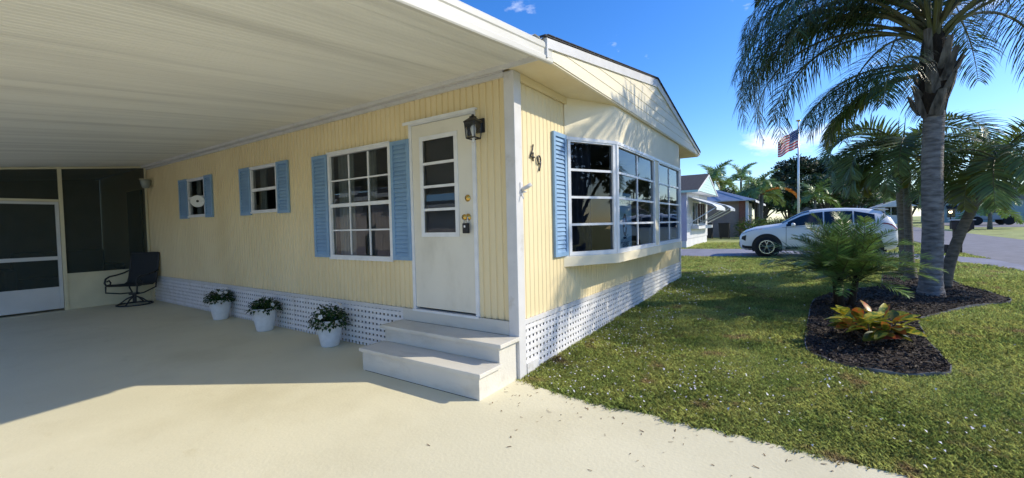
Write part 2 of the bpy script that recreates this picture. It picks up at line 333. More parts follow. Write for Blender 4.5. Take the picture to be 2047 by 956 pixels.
# ------------------------------------------------------------------ the mobile home
Z0 = .52; ZT = 2.90; W = 6.81; L = 13.5
home = thing('mobile_home', (0,0,0), 'cream corrugated mobile home with blue shutters and number 49 by the front corner', 'mobile home')
X, Y, Z = Vector((1,0,0)), Vector((0,1,0)), Vector((0,0,1))
def corr(name, o, u, n, length, z0, z1, openings, parent, m, pitch=.083, depth=.011, panel=14):
    # corrugated sheet split into panels: a broad flat rib, a narrow groove
    prof = [(0,0),(.66,0),(.75,-1),(.91,-1),(1.0,0)]
    us = []; k = 0
    while k*pitch < length:
        for a, d in prof[:-1]:
            if (k+a)*pitch <= length: us.append(((k+a)*pitch, d*depth))
        k += 1
    us.append((length, 0))
    brk = sorted({e for op in openings for e in op[:2]})
    def dep(x):
        fx = (x/pitch) % 1
        for (a, d), (b, e) in zip(prof, prof[1:]):
            if a <= fx <= b: return (d+(e-d)*(fx-a)/(b-a))*depth
        return 0
    us = sorted(us+[(b, dep(b)) for b in brk if 0 < b < length])
    o = Vector(o); u = Vector(u); n = Vector(n); pw = pitch*panel; cur = 0; mb = MB()
    for (a, da), (b, db) in zip(us, us[1:]):
        if b-a < 1e-5: continue
        if a >= (cur+1)*pw-1e-6:
            mb.build(name, m, parent); mb = MB(); cur += 1
        mid = (a+b)/2; zs = [z0]
        iv = sorted([(op[2], op[3]) for op in openings if op[0] < mid < op[1]])
        segs = []; z = z0
        for lo, hi in iv:
            if lo > z: segs.append((z, lo))
            z = max(z, hi)
        if z < z1: segs.append((z, z1))
        for lo, hi in segs:
            mb.add([o+u*a+n*da+Z*lo, o+u*b+n*db+Z*lo, o+u*b+n*db+Z*hi, o+u*a+n*da+Z*hi], [(0,1,2,3)])
    if mb.v: mb.build(name, m, parent)
WINS = {'w3': (1.728,2.974,1.064,2.458,3), 'w2': (4.281,5.09,1.744,2.464,1), 'w1': (6.825,7.588,1.752,2.468,1)}
DOOR = (.487,1.381,.548,2.586)
ops = [(a+.01,b-.01,c+.01,d-.01) for a,b,c,d,_ in WINS.values()]+[(DOOR[0]-.01,DOOR[1]+.01,Z0-.01,DOOR[3]+.01)]
corr('siding_panel', (0,0,0), Y, -X, L, Z0, ZT+.06, ops, home, MT['siding'], depth=.013)
corr('siding_panel', (0,0,0), X, -Y, W, Z0, ZT+.03, [(1.09,5.86,1.0,3.2)], home, MT['siding'], depth=.006)
# back and far-side walls, floor, inner ceiling and partition close the house
mb = MB(); mb.box(W-.05,.02,Z0,W,L,ZT); mb.build('side_wall', MT['siding'], home)
mb = MB(); mb.box(.02,L-.06,Z0,W-.06,L,ZT); mb.build('back_wall', MT['siding'], home)
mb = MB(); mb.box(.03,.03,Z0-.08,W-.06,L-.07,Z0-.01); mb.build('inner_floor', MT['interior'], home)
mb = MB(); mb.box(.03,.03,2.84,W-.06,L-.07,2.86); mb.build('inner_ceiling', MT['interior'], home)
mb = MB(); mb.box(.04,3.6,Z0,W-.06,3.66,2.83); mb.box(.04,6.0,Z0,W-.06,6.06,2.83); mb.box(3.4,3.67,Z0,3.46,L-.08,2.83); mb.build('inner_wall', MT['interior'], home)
# corner trim and edge trim
mb = MB(); mb.box(-.032,-.032,-.03,.093,.085,2.905); bevel(mb.build('corner_post', MT['white'], home), .006)
mb = MB(); mb.box(W-.03,-.028,gz(W,0),W+.03,.05,2.9); mb.build('corner_trim', MT['white'], home)
mb = MB(); mb.box(-.03,.087,2.865,-.002,9.8,2.905); mb.box(-.055,.087,2.907,-.002,9.8,2.945); mb.build('eave_trim', MT['white'], home)
mb = MB(); mb.box(.095,-.030,2.83,1.08,-.006,2.905); mb.build('frieze_trim', MT['siding'], home)
mb = MB(); mb.box(.095,-.024,Z0-.045,W-.035,-.002,Z0); mb.build('bottom_trim', MT['white'], home)
mb = MB(); mb.box(-.024,1.56,Z0-.045,-.002,9.75,Z0); mb.build('bottom_trim', MT['white'], home)
# vertical lattice skirting: every slat its own piece
mb = MB(); mb.box(-.021,-.007,0,.021,0,.56); lv = mb.mesh('lattice_slat', MT['lattice'])
mb = MB(); mb.box(-.007,-.021,0,0,.021,.56); lvy = mb.mesh('lattice_slat', MT['lattice'])
LP = .071
skg = bpy.data.objects.new('lattice_skirt', None); COL.objects.link(skg); skg.parent = home
skl = bpy.data.objects.new('lattice_skirt', None); COL.objects.link(skl); skl.parent = home
k = .16
while k < W-.06:
    inst('lattice_slat', lv, skg, (k, -.002, Z0-.047-.56)); k += LP
for i in range(7):
    mb = MB(); z = Z0-.078-i*.069; mb.box(.1,-.018,z-.020,W-.035,-.0095,z+.020); mb.build('lattice_rail', MT['lattice'], skg)
k = 1.62
while k < 9.72:
    inst('lattice_slat', lvy, skl, (-.002, k, Z0-.047-.56)); k += LP
for i in range(7):
    mb = MB(); z = Z0-.078-i*.069; mb.box(-.018,1.56,z-.021,-.0095,9.74,z+.021); mb.build('lattice_rail', MT['lattice'], skl)
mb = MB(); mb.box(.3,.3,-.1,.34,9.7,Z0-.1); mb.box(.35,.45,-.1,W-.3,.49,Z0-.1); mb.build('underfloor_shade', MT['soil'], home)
for y in (3.95,):
    mb = MB(); mb.box(-.023,y-.02,-.03,-.0185,y+.02,Z0-.047); mb.build('lattice_joint', MT['lattice'], skl)
mb = MB(); mb.box(.11,-.03,-.03,.33,-.0185,.085); mb.build('access_panel', MT['white'], home)
mb = MB(); mb.box(-.03,9.62,-.03,.0,9.8,Z0-.05); mb.build('end_block', MT['kick'], home)

# roof, gable, soffit -------------------------------------------------
GY = -.40; RX, RZ = 3.5, 3.68; LX, LZ = -.09, 3.075; EX, EZ = 7.0, 2.985
def roofz(x): return LZ+(RZ-LZ)*(x-LX)/(RX-LX) if x < RX else EZ+(RZ-EZ)*(EX-x)/(EX-RX)
mb = MB(); t = .018
mb.prism([(LX-.03,GY-.03,LZ+.002),(RX,GY-.03,RZ+.005),(RX,GY-.03,RZ+.005+t),(LX-.03,GY-.03,LZ+t)], (0,L+.5,0))
rf = mb.build('roof', MT['shingle'], home)
mb = MB(); mb.prism([(RX+.001,GY-.03,RZ+.005),(EX+.04,GY-.03,EZ-.004),(EX+.04,GY-.03,EZ-.004+t),(RX+.001,GY-.03,RZ+.005+t)], (0,L+.5,0)); mb.build('roof', MT['shingle'], home)
# shingle butts showing along the rake
mb = MB(); mb.box(-.066,0.004,0,.066,.05,.007); shm = mb.mesh('shingle', MT['shingle'])
for i in range(24):
    x = LX+(RX-LX)*(i+.5)/24; a = math.atan2(RZ-LZ, RX-LX)
    inst('shingle', shm, rf, (x, GY-.042, roofz(x)+t+.004), (0, -a, 0))
for i in range(24):
    x = RX+(EX-RX)*(i+.5)/24; a = math.atan2(RZ-EZ, EX-RX)
    inst('shingle', shm, rf, (x, GY-.042, roofz(x)+t+.004), (0, a, 0))
# rake boards
mb = MB(); mb.prism([(LX,GY-.022,LZ-.085),(RX-.002,GY-.022,RZ-.115),(RX-.002,GY-.022,RZ),(LX,GY-.022,LZ)], (0,.02,0)); mb.build('rake_board', MT['white'], home)
mb = MB(); mb.prism([(RX,GY-.022,RZ-.115),(EX,GY-.022,EZ-.05),(EX,GY-.022,EZ),(RX,GY-.022,RZ)], (0,.02,0)); mb.build('rake_board', MT['fascia'], home)
# lap boards of the gable
zb = 2.92; bh = .128; k = 0
while True:
    z0 = zb+k*bh; z1 = z0+bh
    def xl(z): return LX+.01+(RX-LX)*max(0, (z-LZ))/(RZ-LZ)
    def xr(z): return EX-(EX-RX)*max(0, (z-EZ))/(RZ-EZ)
    if z0 > RZ-.05: break
    z1c = min(z1, RZ-.01)
    a0, a1, b0, b1 = xl(z0), xl(z1c), xr(z0), xr(z1c)
    if b0-a0 < .1: break
    mb = MB(); yo = GY+.0
    ks = sorted(set([z0, z1c]+[q for q in (LZ, EZ) if z0 < q < z1c]))
    pts = [(xr(q), yo-.007+.0045*(q-z0)/bh, q) for q in ks][::1]+[(xl(q), yo-.007+.0045*(q-z0)/bh, q) for q in ks[::-1]]
    mb.prism(pts[::-1], (0,.007,0)); mb.build('gable_board', MT['gable'], home); k += 1
mb = MB(); mb.box(LX+.02,GY+.002,2.905,EX-.01,GY+.03,2.985); mb.build('gable_header', MT['gable'], home)
mb = MB(); mb.box(LX+.02,GY+.031,2.907,EX-.01,-.001,2.92); mb.build('soffit', MT['soffit'], home)
mb = MB(); mb.box(W+.001,0,2.907,EX-.01,L,2.92); mb.box(EX-.008,GY+.031,2.9,EX+.01,L,2.975); mb.build('side_soffit', MT['soffit'], home)
mb = MB(); mb.prism([(LX+.02,GY+.04,2.93),(EX-.03,GY+.04,2.93),(EX-.03,GY+.04,2.96),(RX,GY+.04,RZ-.02),(LX+.05,GY+.04,3.05)][::-1], (0,.02,0)); mb.build('gable_backing', MT['gable'], home)
mb = MB(); mb.box(LX-.004,GY-.03,2.905,LX+.016,L,LZ-.002); mb.build('eave_fascia', MT['white'], home)

# windows -------------------------------------------------------------
def window(o, u, n, w, h, cols, rows, parent, fm, gm, fw=.042, mw=.018, mid=None, midw=.045, sill=True):
    o, u, n = Vector(o), Vector(u), Vector(n)
    mb = MB()
    for U, Zr in (((0,fw),(0,h)),((w-fw,w),(0,h)),((fw,w-fw),(0,fw)),((fw,w-fw),(h-fw,h))):
        mb.obox(o, u, n, U, (-.05,.018), Zr)
    if sill: mb.obox(o, u, n, (-.008,w+.008), (.019,.03), (-.012,.016)); mb.obox(o, u, n, (-.006,w+.006), (.019,.028), (h-.012,h+.01))
    win = mb.build('window', fm, parent)
    zs = [fw+(h-2*fw)*i/rows for i in range(rows+1)]; us = [fw+(w-2*fw)*i/cols for i in range(cols+1)]
    for i in range(1, rows):
        ww = midw if mid == i else mw; nn = .012 if mid == i else .002
        mb = MB(); mb.obox(o, u, n, (fw,w-fw), (-.02,nn), (zs[i]-ww/2,zs[i]+ww/2)); mb.build('meeting_rail' if mid == i else 'muntin', fm, win)
    for i in range(1, cols):
        for j in range(rows):
            mb = MB(); mb.obox(o, u, n, (us[i]-mw/2,us[i]+mw/2), (-.019,.001), (zs[j]+mw/2,zs[j+1]-mw/2)); mb.build('muntin', fm, win)
    for i in range(cols):
        for j in range(rows):
            mb = MB(); dn = -.012+random.uniform(-.001,.001)
            tl = [random.uniform(-.002,.002) for _ in range(2)]
            mb.add([o+u*us[i]+n*(dn+tl[0])+Z*zs[j], o+u*us[i+1]+n*(dn-tl[0])+Z*zs[j], o+u*us[i+1]+n*(dn-tl[1])+Z*zs[j+1], o+u*us[i]+n*(dn+tl[1])+Z*zs[j+1]], [(0,1,2,3)])
            mb.build('pane', gm, win)
    return win
def curtain(o, u, n, w, h, m, parent, amp=.02, k=9):
    o, u, n = Vector(o), Vector(u), Vector(n); mb = MB(); N = 60; vs = []
    for i in range(N+1):
        a = w*i/N; d = -.14+amp*math.sin(a*2*math.pi*k/w+math.sin(a*7))
        vs += [o+u*a+n*d, o+u*a+n*d+Z*h]
    mb.add(vs, [(2*i,2*i+2,2*i+3,2*i+1) for i in range(N)]); return mb.build('curtain', m, parent, smooth=True)
def shutter(o, u, n, w, h, nsl, parent):
    o, u, n = Vector(o), Vector(u), Vector(n); mb = MB(); fw = .045
    for U, Zr in (((0,fw),(0,h)),((w-fw,w),(0,h)),((fw,w-fw),(0,fw)),((fw,w-fw),(h-fw,h))): mb.obox(o, u, n, U, (.004,.032), Zr)
    mb.obox(o, u, n, (fw,w-fw), (.004,.010), (fw,h-fw))
    s = mb.build('shutter', MT['blue'], parent)
    sp = (h-2*fw)/nsl; mb = MB()
    a = [u*fw+n*.027, u*(w-fw)+n*.027, u*(w-fw)+n*.0105+Z*(sp*.98), u*fw+n*.0105+Z*(sp*.98)]
    b = [p-n*.005-Z*.002 for p in a]; mb.add(a+b, [(0,1,2,3),(7,6,5,4),(0,4,5,1),(1,5,6,2),(2,6,7,3),(3,7,4,0)])
    me = mb.mesh('slat', MT['blue'])
    for i in range(nsl): inst('slat', me, s, o+Z*(fw+i*sp))
    return s
# long wall: u runs towards the camera (-Y) so that the outward normal is -X
for key, (a,b,c,d,cols) in WINS.items():
    window((-.004,b,c), -Y, -X, b-a, d-c, cols, 4 if key == 'w3' else 2, home, MT['alum'], MT['glass'], fw=.045 if key == 'w3' else .038, mid=2 if key == 'w3' else 1)
curtain((0,2.96,1.05), -Y, -X, .34, 1.4, MT['curtain'], home, k=4)
curtain((0,2.36,1.75), -Y, -X, .2, .7, MT['curtain'], home, k=3)
curtain((0,5.07,1.74), -Y, -X, .2, .72, MT['curtain'], home, k=3)
curtain((0,7.57,1.74), -Y, -X, .22, .72, MT['curtain'], home, k=3)
SH = [(3.326,2.985,1.074,2.45,26),(1.717,1.406,1.074,2.45,26),(5.45,5.1,1.711,2.48,14),(4.272,3.954,1.711,2.48,14),(8.0,7.6,1.725,2.49,14),(6.815,6.51,1.725,2.49,14)]
for a,b,c,d,ns in SH: shutter((0,a,c), -Y, -X, a-b, d-c, ns, home)
shutter((.745,0,1.085), X, -Y, .315, 1.385, 27, home)

# bay -------------------------------------------------------------------
BY = -.36; P = [Vector((1.06,-.004,0)), Vector((1.75,BY,0)), Vector((5.2,BY,0)), Vector((5.89,-.004,0))]
WB, WT = 1.07, 2.445
mb = MB()   # upper wall
pts = [P[0],P[1],P[2],P[3]]
inn = [Vector((1.14,.03,0)), Vector((1.78,BY+.06,0)), Vector((5.17,BY+.06,0)), Vector((5.81,.03,0))]
mb.prism([p+Z*(WT) for p in pts+inn[::-1]], (0,0,2.9065-WT)); mb.build('bay_header', MT['stucco'], home)
lp = [Vector((1.0,0,0)), Vector((1.735,BY-.035,0)), Vector((5.215,BY-.035,0)), Vector((5.95,0,0))]
mb = MB(); mb.prism([p+Z*.955 for p in lp], (0,0,WB-.957)); mb.build('bay_ledge', MT['stucco'], home)
mb = MB(); mb.prism([p+Z*(WB-.0015) for p in [Vector((1.03,0,0)), Vector((1.745,BY-.012,0)), Vector((5.205,BY-.012,0)), Vector((5.92,0,0))]], (0,0,.012)); mb.build('bay_sill', MT['alum'], home)
hh = WT-WB-.012; zb = WB+.011
def facet(p, q, cols, mg0, mg1):
    u = (q-p).normalized(); n = Vector((u.y,-u.x,0)); w = (q-p).length
    window(p+u*mg0+Z*zb+n*.0, u, n, w-mg0-mg1, hh, cols, 4, home, MT['alum'], MT['baysglass'], fw=.04, mw=.028, sill=False)
    return u, n
uA, nA = facet(P[0], P[1], 1, .03, .02)
facet(P[1], Vector((3.46,BY,0)), 2, .02, 0)
facet(Vector((3.66,BY,0)), P[2], 2, 0, .02)
facet(P[2], P[3], 1, .02, .03)
mb = MB(); mb.box(3.463,BY-.012,zb,3.657,BY+.05,WT-.001); mb.build('bay_pillar', MT['stucco'], home)
mb = MB(); mb.tube([P[1]+Vector((0,-.008,zb)), P[1]+Vector((0,-.008,WT))], .022, 8); mb.build('bay_mullion', MT['alum'], home)
mb = MB(); mb.tube([P[2]+Vector((0,-.008,zb)), P[2]+Vector((0,-.008,WT))], .022, 8); mb.build('bay_mullion', MT['alum'], home)
mb = MB(); mb.prism([p+Z*(WT-.022) for p in [P[0]+Vector((-.02,-.02,0)), P[1]+Vector((-.006,-.026,0)), P[2]+Vector((.006,-.026,0)), P[3]+Vector((.02,-.02,0)), P[2]+Vector((0,-.005,0)), P[1]+Vector((0,-.005,0))]], (0,0,.036)); mb.build('bay_head_trim', MT['alum'], home)
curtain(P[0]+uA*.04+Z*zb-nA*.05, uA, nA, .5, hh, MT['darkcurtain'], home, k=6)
curtain(Vector((3.7,BY+.02,zb)), X, -Y, .34, hh, MT['curtain'], home, k=4)
curtain(Vector((5.0,BY+.02,zb)), X, -Y, .18, hh, MT['curtain'], home, k=3)
# poster in the window
po = thing('window_poster', (1.86,BY+.045,1.1), 'pale blue poster with dark emblem and lettering behind the bay glass', 'poster')
mb = MB(); mb.box(1.84,BY+.024,1.10,2.40,BY+.028,1.84); mb.build('poster_sheet', MT['poster'], po)
def text(s, loc, size, m, parent, rot=(R(90),0,0), sx=1.0, ext=.0008):
    cu = bpy.data.curves.new('lettering', 'FONT'); cu.body = s; cu.size = size; cu.align_x = 'CENTER'; cu.extrude = ext
    cu.materials.append(m); cu.resolution_u = 3
    o = bpy.data.objects.new('lettering', cu); COL.objects.link(o); o.parent = parent
    dg = bpy.context.evaluated_depsgraph_get(); me = bpy.data.meshes.new_from_object(o.evaluated_get(dg)); bpy.data.objects.remove(o)
    o = bpy.data.objects.new('lettering', me); COL.objects.link(o); o.parent = parent
    o.location = Vector(loc)-wloc(parent); o.rotation_euler = rot; o.scale = (sx,1,1); return o
text('HOMEPRESERVE', (2.12,BY+.0225,1.70), .075, MT['ink'], po, sx=.92)
text('TEXAS', (2.12,BY+.0225,1.13), .10, MT['ink'], po, sx=1.0)
mb = MB(); mb.lathe([(.001,-.001),(.10,-.001),(.10,.001),(.001,.001)], (0,0,0), 20, 'y'); e = inst('emblem', mb.mesh('emblem', MT['ink']), po, (2.12,BY+.0215,1.42)); e.scale = (.8,1,1.5)
mb = MB(); mb.lathe([(.02,-.0012),(.035,-.0012),(.035,.0012),(.02,.0012)], (0,0,0), 16, 'y'); 
for dx, dz in ((-.03,.06),(.03,.0),(-.02,-.06)): 
    inst('emblem_ring', mb.mesh('emblem_ring', MT['poster']), po, (2.12+dx,BY+.0205,1.42+dz))
mb = MB(); mb.box(2.06,BY+.0215,1.235,2.18,BY+.0235,1.262); mb.build('emblem_base', MT['ink'], po)

# door --------------------------------------------------------------------
y0, y1, z0, z1 = DOOR
mb = MB(); o = Vector((-.004,y1,z0)); u, n = -Y, -X; w_, h_ = y1-y0, z1-z0
mb.obox(o,u,n,(-.03,.012),(-.05,.016),(-.02,h_)); mb.obox(o,u,n,(w_-.012,w_+.03),(-.05,.016),(-.02,h_)); mb.obox(o,u,n,(-.03,w_+.03),(-.05,.0165),(h_+.001,h_+.03))
mb.obox(o,u,n,(-.03,w_+.03),(-.05,.030),(-.045,-.021))
mb.build('door_frame', MT['alum'], home)
mb = MB(); mb.obox(o,u,n,(-.09,w_+.06),(.0,.045),(h_+.031,h_+.045)); mb.obox(o,u,n,(-.09,w_+.06),(.039,.045),(h_+.012,h_+.0305)); mb.build('drip_cap', MT['alum'], home)
# slab with an opening for the louvred window
wu0, wu1, wz0, wz1 = .175, .655, .83, 1.86
mb = MB()
for U, Zr in (((.016,wu0),(.004,h_-.004)),((wu1,w_-.016),(.004,h_-.004)),((wu0,wu1),(.004,wz0)),((wu0,wu1),(wz1,h_-.004))): mb.obox(o,u,n,U,(-.03,.008),Zr)
door = mb.build('door', MT['door'], home)
mb = MB()
for U, Zr in (((wu0-.035,wu0+.012),(wz0-.035,wz1+.035)),((wu1-.012,wu1+.035),(wz0-.035,wz1+.035)),((wu0+.0121,wu1-.0121),(wz0-.035,wz0+.012)),((wu0+.0121,wu1-.0121),(wz1-.012,wz1+.035))): mb.obox(o,u,n,U,(.0085,.02),Zr)
mb.build('light_frame', MT['alum'], door)
for i in range(4):
    a = wz0+.012+(wz1-wz0-.024)*i/4; b = wz0+.012+(wz1-wz0-.024)*(i+1)/4
    mb = MB(); mb.add([o+u*(wu0+.01)+n*.004+Z*(a), o+u*(wu1-.01)+n*.004+Z*a, o+u*(wu1-.01)-n*.006+Z*b, o+u*(wu0+.01)-n*.006+Z*b], [(0,1,2,3)]); mb.build('pane', MT['glass'], door)
    if i: mb = MB(); mb.obox(o,u,n,(wu0+.0125,wu1-.0125),(.0,.016),(a-.016,a+.012)); mb.build('louvre_rail', MT['alum'], door)
mb = MB(); mb.obox(o,u,n,(wu0,wu1),(-.06,-.058),(wz0,wz1)); mb.build('inner_blind', mat('door_blind',(.10,.10,.115),rough=.7), door)
def knob(zk, name, big):
    c = o+u*(w_-.085)+n*.008+Z*zk
    mb = MB(); pr_ = [(.001,0),(.036,0),(.036,.006),(.028,.012)]
    pr_ += [(.014,.02),(.014,.04),(.028,.05),(.031,.062),(.026,.074),(.001,.078)] if big else [(.024,.02),(.001,.022)]
    mb.lathe([(r,-h) for r,h in pr_], c, 18, 'x'); k = mb.build(name, MT['brass'], door, smooth=True)
knob(1.19, 'deadbolt', False); knob(.995, 'door_knob', True)
lb = thing('lock_box', tuple(o+u*(w_-.085)+n*.05+Z*.89), 'small black key lock box hanging from the brass door knob', 'lock box')
mb = MB(); c = lb.location; mb.box(c.x-.02,c.y-.035,c.z-.06,c.x+.02,c.y+.035,c.z+.045); bevel(mb.build('box_body', MT['black'], lb), .008, 3)
mb = MB(); mb.tube([c+Vector((0,-.024,.045)), c+Vector((0,-.024,.1)), c+Vector((0,0,.125)), c+Vector((0,.024,.1)), c+Vector((0,.024,.045))], .006, 6); mb.build('shackle', MT['pole'], lb, smooth=True)
mb = MB(); mb.box(c.x-.0215,c.y-.008,c.z+.0,c.x-.0201,c.y+.012,c.z+.022); mb.build('label_plate', MT['paper'], lb)

# house number ------------------------------------------------------------
def digit(paths, org, sc, lab, xs_=.62):
    mb = MB()
    for p in paths: mb.tube([Vector(org)+Vector((a*sc*xs_, 0, b*sc)) for a, b in p], .0085, 8)
    d = mb.build('house_number', MT['pewter'], home, smooth=True); d['label'] = lab
digit([[(.55,1.0),(.42,.72),(.22,.42),(.04,.24),(.5,.24),(.72,.24)],[(.52,.52),(.50,.24),(.48,-.02)]], (.27,-.014,2.095), .165, 'dark metal digit 4', .68)
c9 = [(.32+.26*math.cos(t), .72+.26*math.sin(t)) for t in [i*2*math.pi/16 for i in range(17)]]
digit([c9, [(.58,.72),(.56,.5),(.46,.25),(.30,0)]], (.41,-.014,2.005), .16, 'dark metal digit 9', .72)

# wall lantern --------------------------------------------------------------
ln = thing('wall_lantern', (0,.385,2.31), 'black box wall lantern with clear glass beside the white door', 'wall lantern')
mb = MB(); mb.box(-.026,.335,2.375,-.003,.435,2.515); bevel(mb.build('backplate', MT['black'], ln), .005)
cx, cy = -.13, .385; zt, zb_ = 2.455, 2.305; a, b = .060, .050
mb = MB()
cor = [(-1,-1),(1,-1),(1,1),(-1,1)]
for i in range(4):
    sx, sy = cor[i]; mb.tube([(cx+sx*b,cy+sy*b,zb_),(cx+sx*a,cy+sy*a,zt)], .006, 4)
    tx, ty = cor[(i+1)%4]; mb.tube([(cx+sx*b,cy+sy*b,zb_),(cx+tx*b,cy+ty*b,zb_)], .007, 4)
mb.build('frame', MT['black'], ln)
mb = MB(); pr_ = [(a+.008,zt),(a+.008,zt+.010),(.026,zt+.048),(.024,zt+.062),(.010,zt+.066),(.010,zt+.08)]
vs = [(cx+sx*r,cy+sy*r,z) for r,z in pr_ for sx,sy in cor]; N = len(pr_)
mb.add(vs, [(i*4+k,i*4+(k+1)%4,(i+1)*4+(k+1)%4,(i+1)*4+k) for i in range(N-1) for k in range(4)]+[(3,2,1,0),tuple((N-1)*4+k for k in range(4))]); mb.build('cap', MT['black'], ln)
mb = MB(); mb.box(-.11,cy-.012,zt+.005,-.0265,cy+.012,zt+.03); mb.build('arm', MT['black'], ln)
for i in range(4):
    sx, sy = cor[i]; tx, ty = cor[(i+1)%4]
    mb = MB(); mb.add([(cx+sx*b*.98,cy+sy*b*.98,zb_+.006),(cx+tx*b*.98,cy+ty*b*.98,zb_+.006),(cx+tx*a*.98,cy+ty*a*.98,zt-.001),(cx+sx*a*.98,cy+sy*a*.98,zt-.001)], [(0,1,2,3)]); mb.build('glass_pane', MT['lampglass'], ln)
mb = MB(); mb.lathe([(.012,0),(.014,.03),(.026,.07),(.028,.09),(.018,.115),(.001,.122)], (cx,cy,zt-.145), 14); mb.build('bulb', MT['frost'], ln, smooth=True)
mb = MB(); mb.lathe([(.014,0),(.014,.04)], (cx,cy,zt-.185+.004), 10); mb.build('bulb_socket', MT['paper'], ln)

# flaking flag bracket on the post
fb = thing('pole_bracket', (.06,-.033,1.78), 'flaking white flagpole bracket on the corner post', 'bracket')
mb = MB(); mb.box(.035,-.040,1.73,.085,-.0325,1.86); bevel(mb.build('plate', MT['white'], fb), .004)
mb = MB(); mb.tube([(.06,-.04,1.79),(.085,-.085,1.815),(.105,-.12,1.84)], [.018,.019,.021], 10); mb.tube([(.06,-.04,1.765),(.088,-.075,1.77)], .008, 6); mb.tube([(.05,-.04,1.75),(.04,-.07,1.70)], .006, 6); mb.build('socket', MT['white'], fb, smooth=True)

# round dial on the far window
dl = thing('dial_thermometer', (-.12,6.80,2.02), 'round white dial thermometer on an arm at the smallest window', 'thermometer')
cdir = (CAM-Vector((-.12,6.86,2.02))).normalized(); q = Vector((0,0,1)).rotation_difference(Vector((-.45,-.9,0)).normalized())
mb = MB(); mb.lathe([(.001,0),(.105,0),(.11,.006),(.105,.018),(.001,.02)], (0,0,0), 26); mb2 = MB(); mb2.lathe([(.001,.0205),(.022,.0205),(.022,.024),(.001,.024)], (0,0,0), 14)
d = mb.build('dial', MT['paper']); d.parent = dl; d.rotation_mode = 'QUATERNION'; d.rotation_quaternion = q; d.location = (0,.06,0)
d2 = mb2.build('hub', MT['black']); d2.parent = d
mb = MB(); mb.tube([(-.12,6.87,2.02),(-.07,6.80,2.02),(-.005,6.80,2.02)], .008, 6); mb.build('arm', MT['paper'], dl)

# jelly-jar lamp by the screen room
jl = thing('porch_lamp', (-.02,9.5,2.55), 'small frosted porch lamp on the wall beside the screen room', 'porch lamp')
mb = MB(); mb.box(-.03,9.45,2.5,-.003,9.55,2.66); mb.build('base_plate', MT['kick'], jl)
mb = MB(); mb.lathe([(.02,.02),(.09,.02),(.10,0),(.08,-.10),(.06,-.16),(.001,-.17)], (-.12,9.5,2.6), 16); mb.build('glass_jar', mat('jar_glass',(.30,.33,.30),rough=.3), jl, smooth=True)
mb = MB(); mb.lathe([(.001,.03),(.11,.03),(.115,.021),(.001,.0205)], (-.12,9.5,2.6), 16); mb.box(-.06,9.48,2.61,-.0305,9.52,2.65); mb.build('cap', MT['kick'], jl)

# ------------------------------------------------------------------ steps
st = thing('entry_steps', (-.3,.78,-.03), 'two white painted wooden entry steps below the door', 'steps')
G = -.03
mb = MB(); mb.box(-.645,-.03,.170,-.318,1.575,.207); bevel(mb.build('tread', MT['steps'], st), .005)
mb = MB(); mb.box(-.345,-.035,.345,-.030,1.60,.383); bevel(mb.build('tread', MT['steps'], st), .005)
mb = MB(); mb.box(-.615,.022,G,-.593,1.53,.1695); mb.build('riser', MT['steps'], st)
mb = MB(); mb.box(-.317,.022,.2075,-.295,1.53,.3445); mb.build('riser', MT['steps'], st)
mb = MB(); mb.box(-.030,.087,.3835,-.006,1.575,.519); bevel(mb.build('riser', MT['steps'], st), .004)
for ya, yb in ((0,.021),(1.531,1.55)):
    mb = MB(); mb.prism([(-.617,ya,G),(-.035,ya,G),(-.035,ya,.3445),(-.3175,ya,.3445),(-.3175,ya,.1695),(-.617,ya,.1695)], (0,yb-ya,0)); mb.build('side_panel', MT['steps'], st)
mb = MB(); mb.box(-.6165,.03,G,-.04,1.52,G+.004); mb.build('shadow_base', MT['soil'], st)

# ------------------------------------------------------------------ carport
cp = thing('carport_roof', (0,4.7,2.9), 'white ribbed aluminium carport roof sloping away from the home', 'carport')
CW = -3.4
def cz(x): return 2.955+.11*x
mb = MB(); ribs = 6; pw = .3048; us = []
for i in range(ribs):
    a = pw*i/ribs; s_ = pw/ribs
    us += [(a,0),(a+s_*.62,0),(a+s_*.72,.0035),(a+s_*.90,.0035)]
us.append((pw-.002,0)); us.append((pw,.0006))
vs = []
for yy, dz in us: vs += [(-.056,yy,cz(-.056)+dz),(CW,yy,cz(CW)+dz)]
mb.add(vs, [(2*i,2*i+1,2*i+3,2*i+2) for i in range(len(us)-1)])
pan = mb.mesh('roof_pan', MT['ceil'])
yy = GY+.02
while yy < 13.4: inst('roof_pan', pan, cp, (0,yy,0)); yy += pw
mb = MB(); mb.prism([(LX-.01,GY+.02,cz(LX)+.03),(CW,GY+.02,cz(CW)+.03),(CW,GY+.02,cz(CW)+.075),(LX-.01,GY+.02,cz(LX)+.075)], (0,13.9,0)); mb.build('roof_skin', MT['fascia'], cp)
# front fascia with rolled ribs
prof = [(0,-.070),(-.030,-.070),(-.036,-.060),(-.036,-.022),(-.026,-.012),(-.026,.036),(-.034,.046),(-.034,.082),(-.022,.100),(0,.104)]
mb = MB(); vs = []
for x in (.035, CW):
    for yy, zz in prof: vs.append((x, GY+.018+yy, cz(x)+zz))
N = len(prof); mb.add(vs, [(i,i+1,N+i+1,N+i) for i in range(N-1)]+[(N-1,0,N,2*N-1),tuple(range(N)),tuple(range(2*N-1,N-1,-1))]); fa = mb.build('fascia', MT['fascia'], cp)
mb = MB(); mb.box(CW-.08,GY,cz(CW)-.13,CW+.02,13.4,cz(CW)+.08); mb.build('side_beam', MT['fascia'], cp)
for py in (-.2,3.2,6.6,9.9):
    mb = MB(); mb.box(CW-.07,py-.04,-.03,CW+.01,py+.04,cz(CW)-.131); mb.build('post', MT['fascia'], cp)
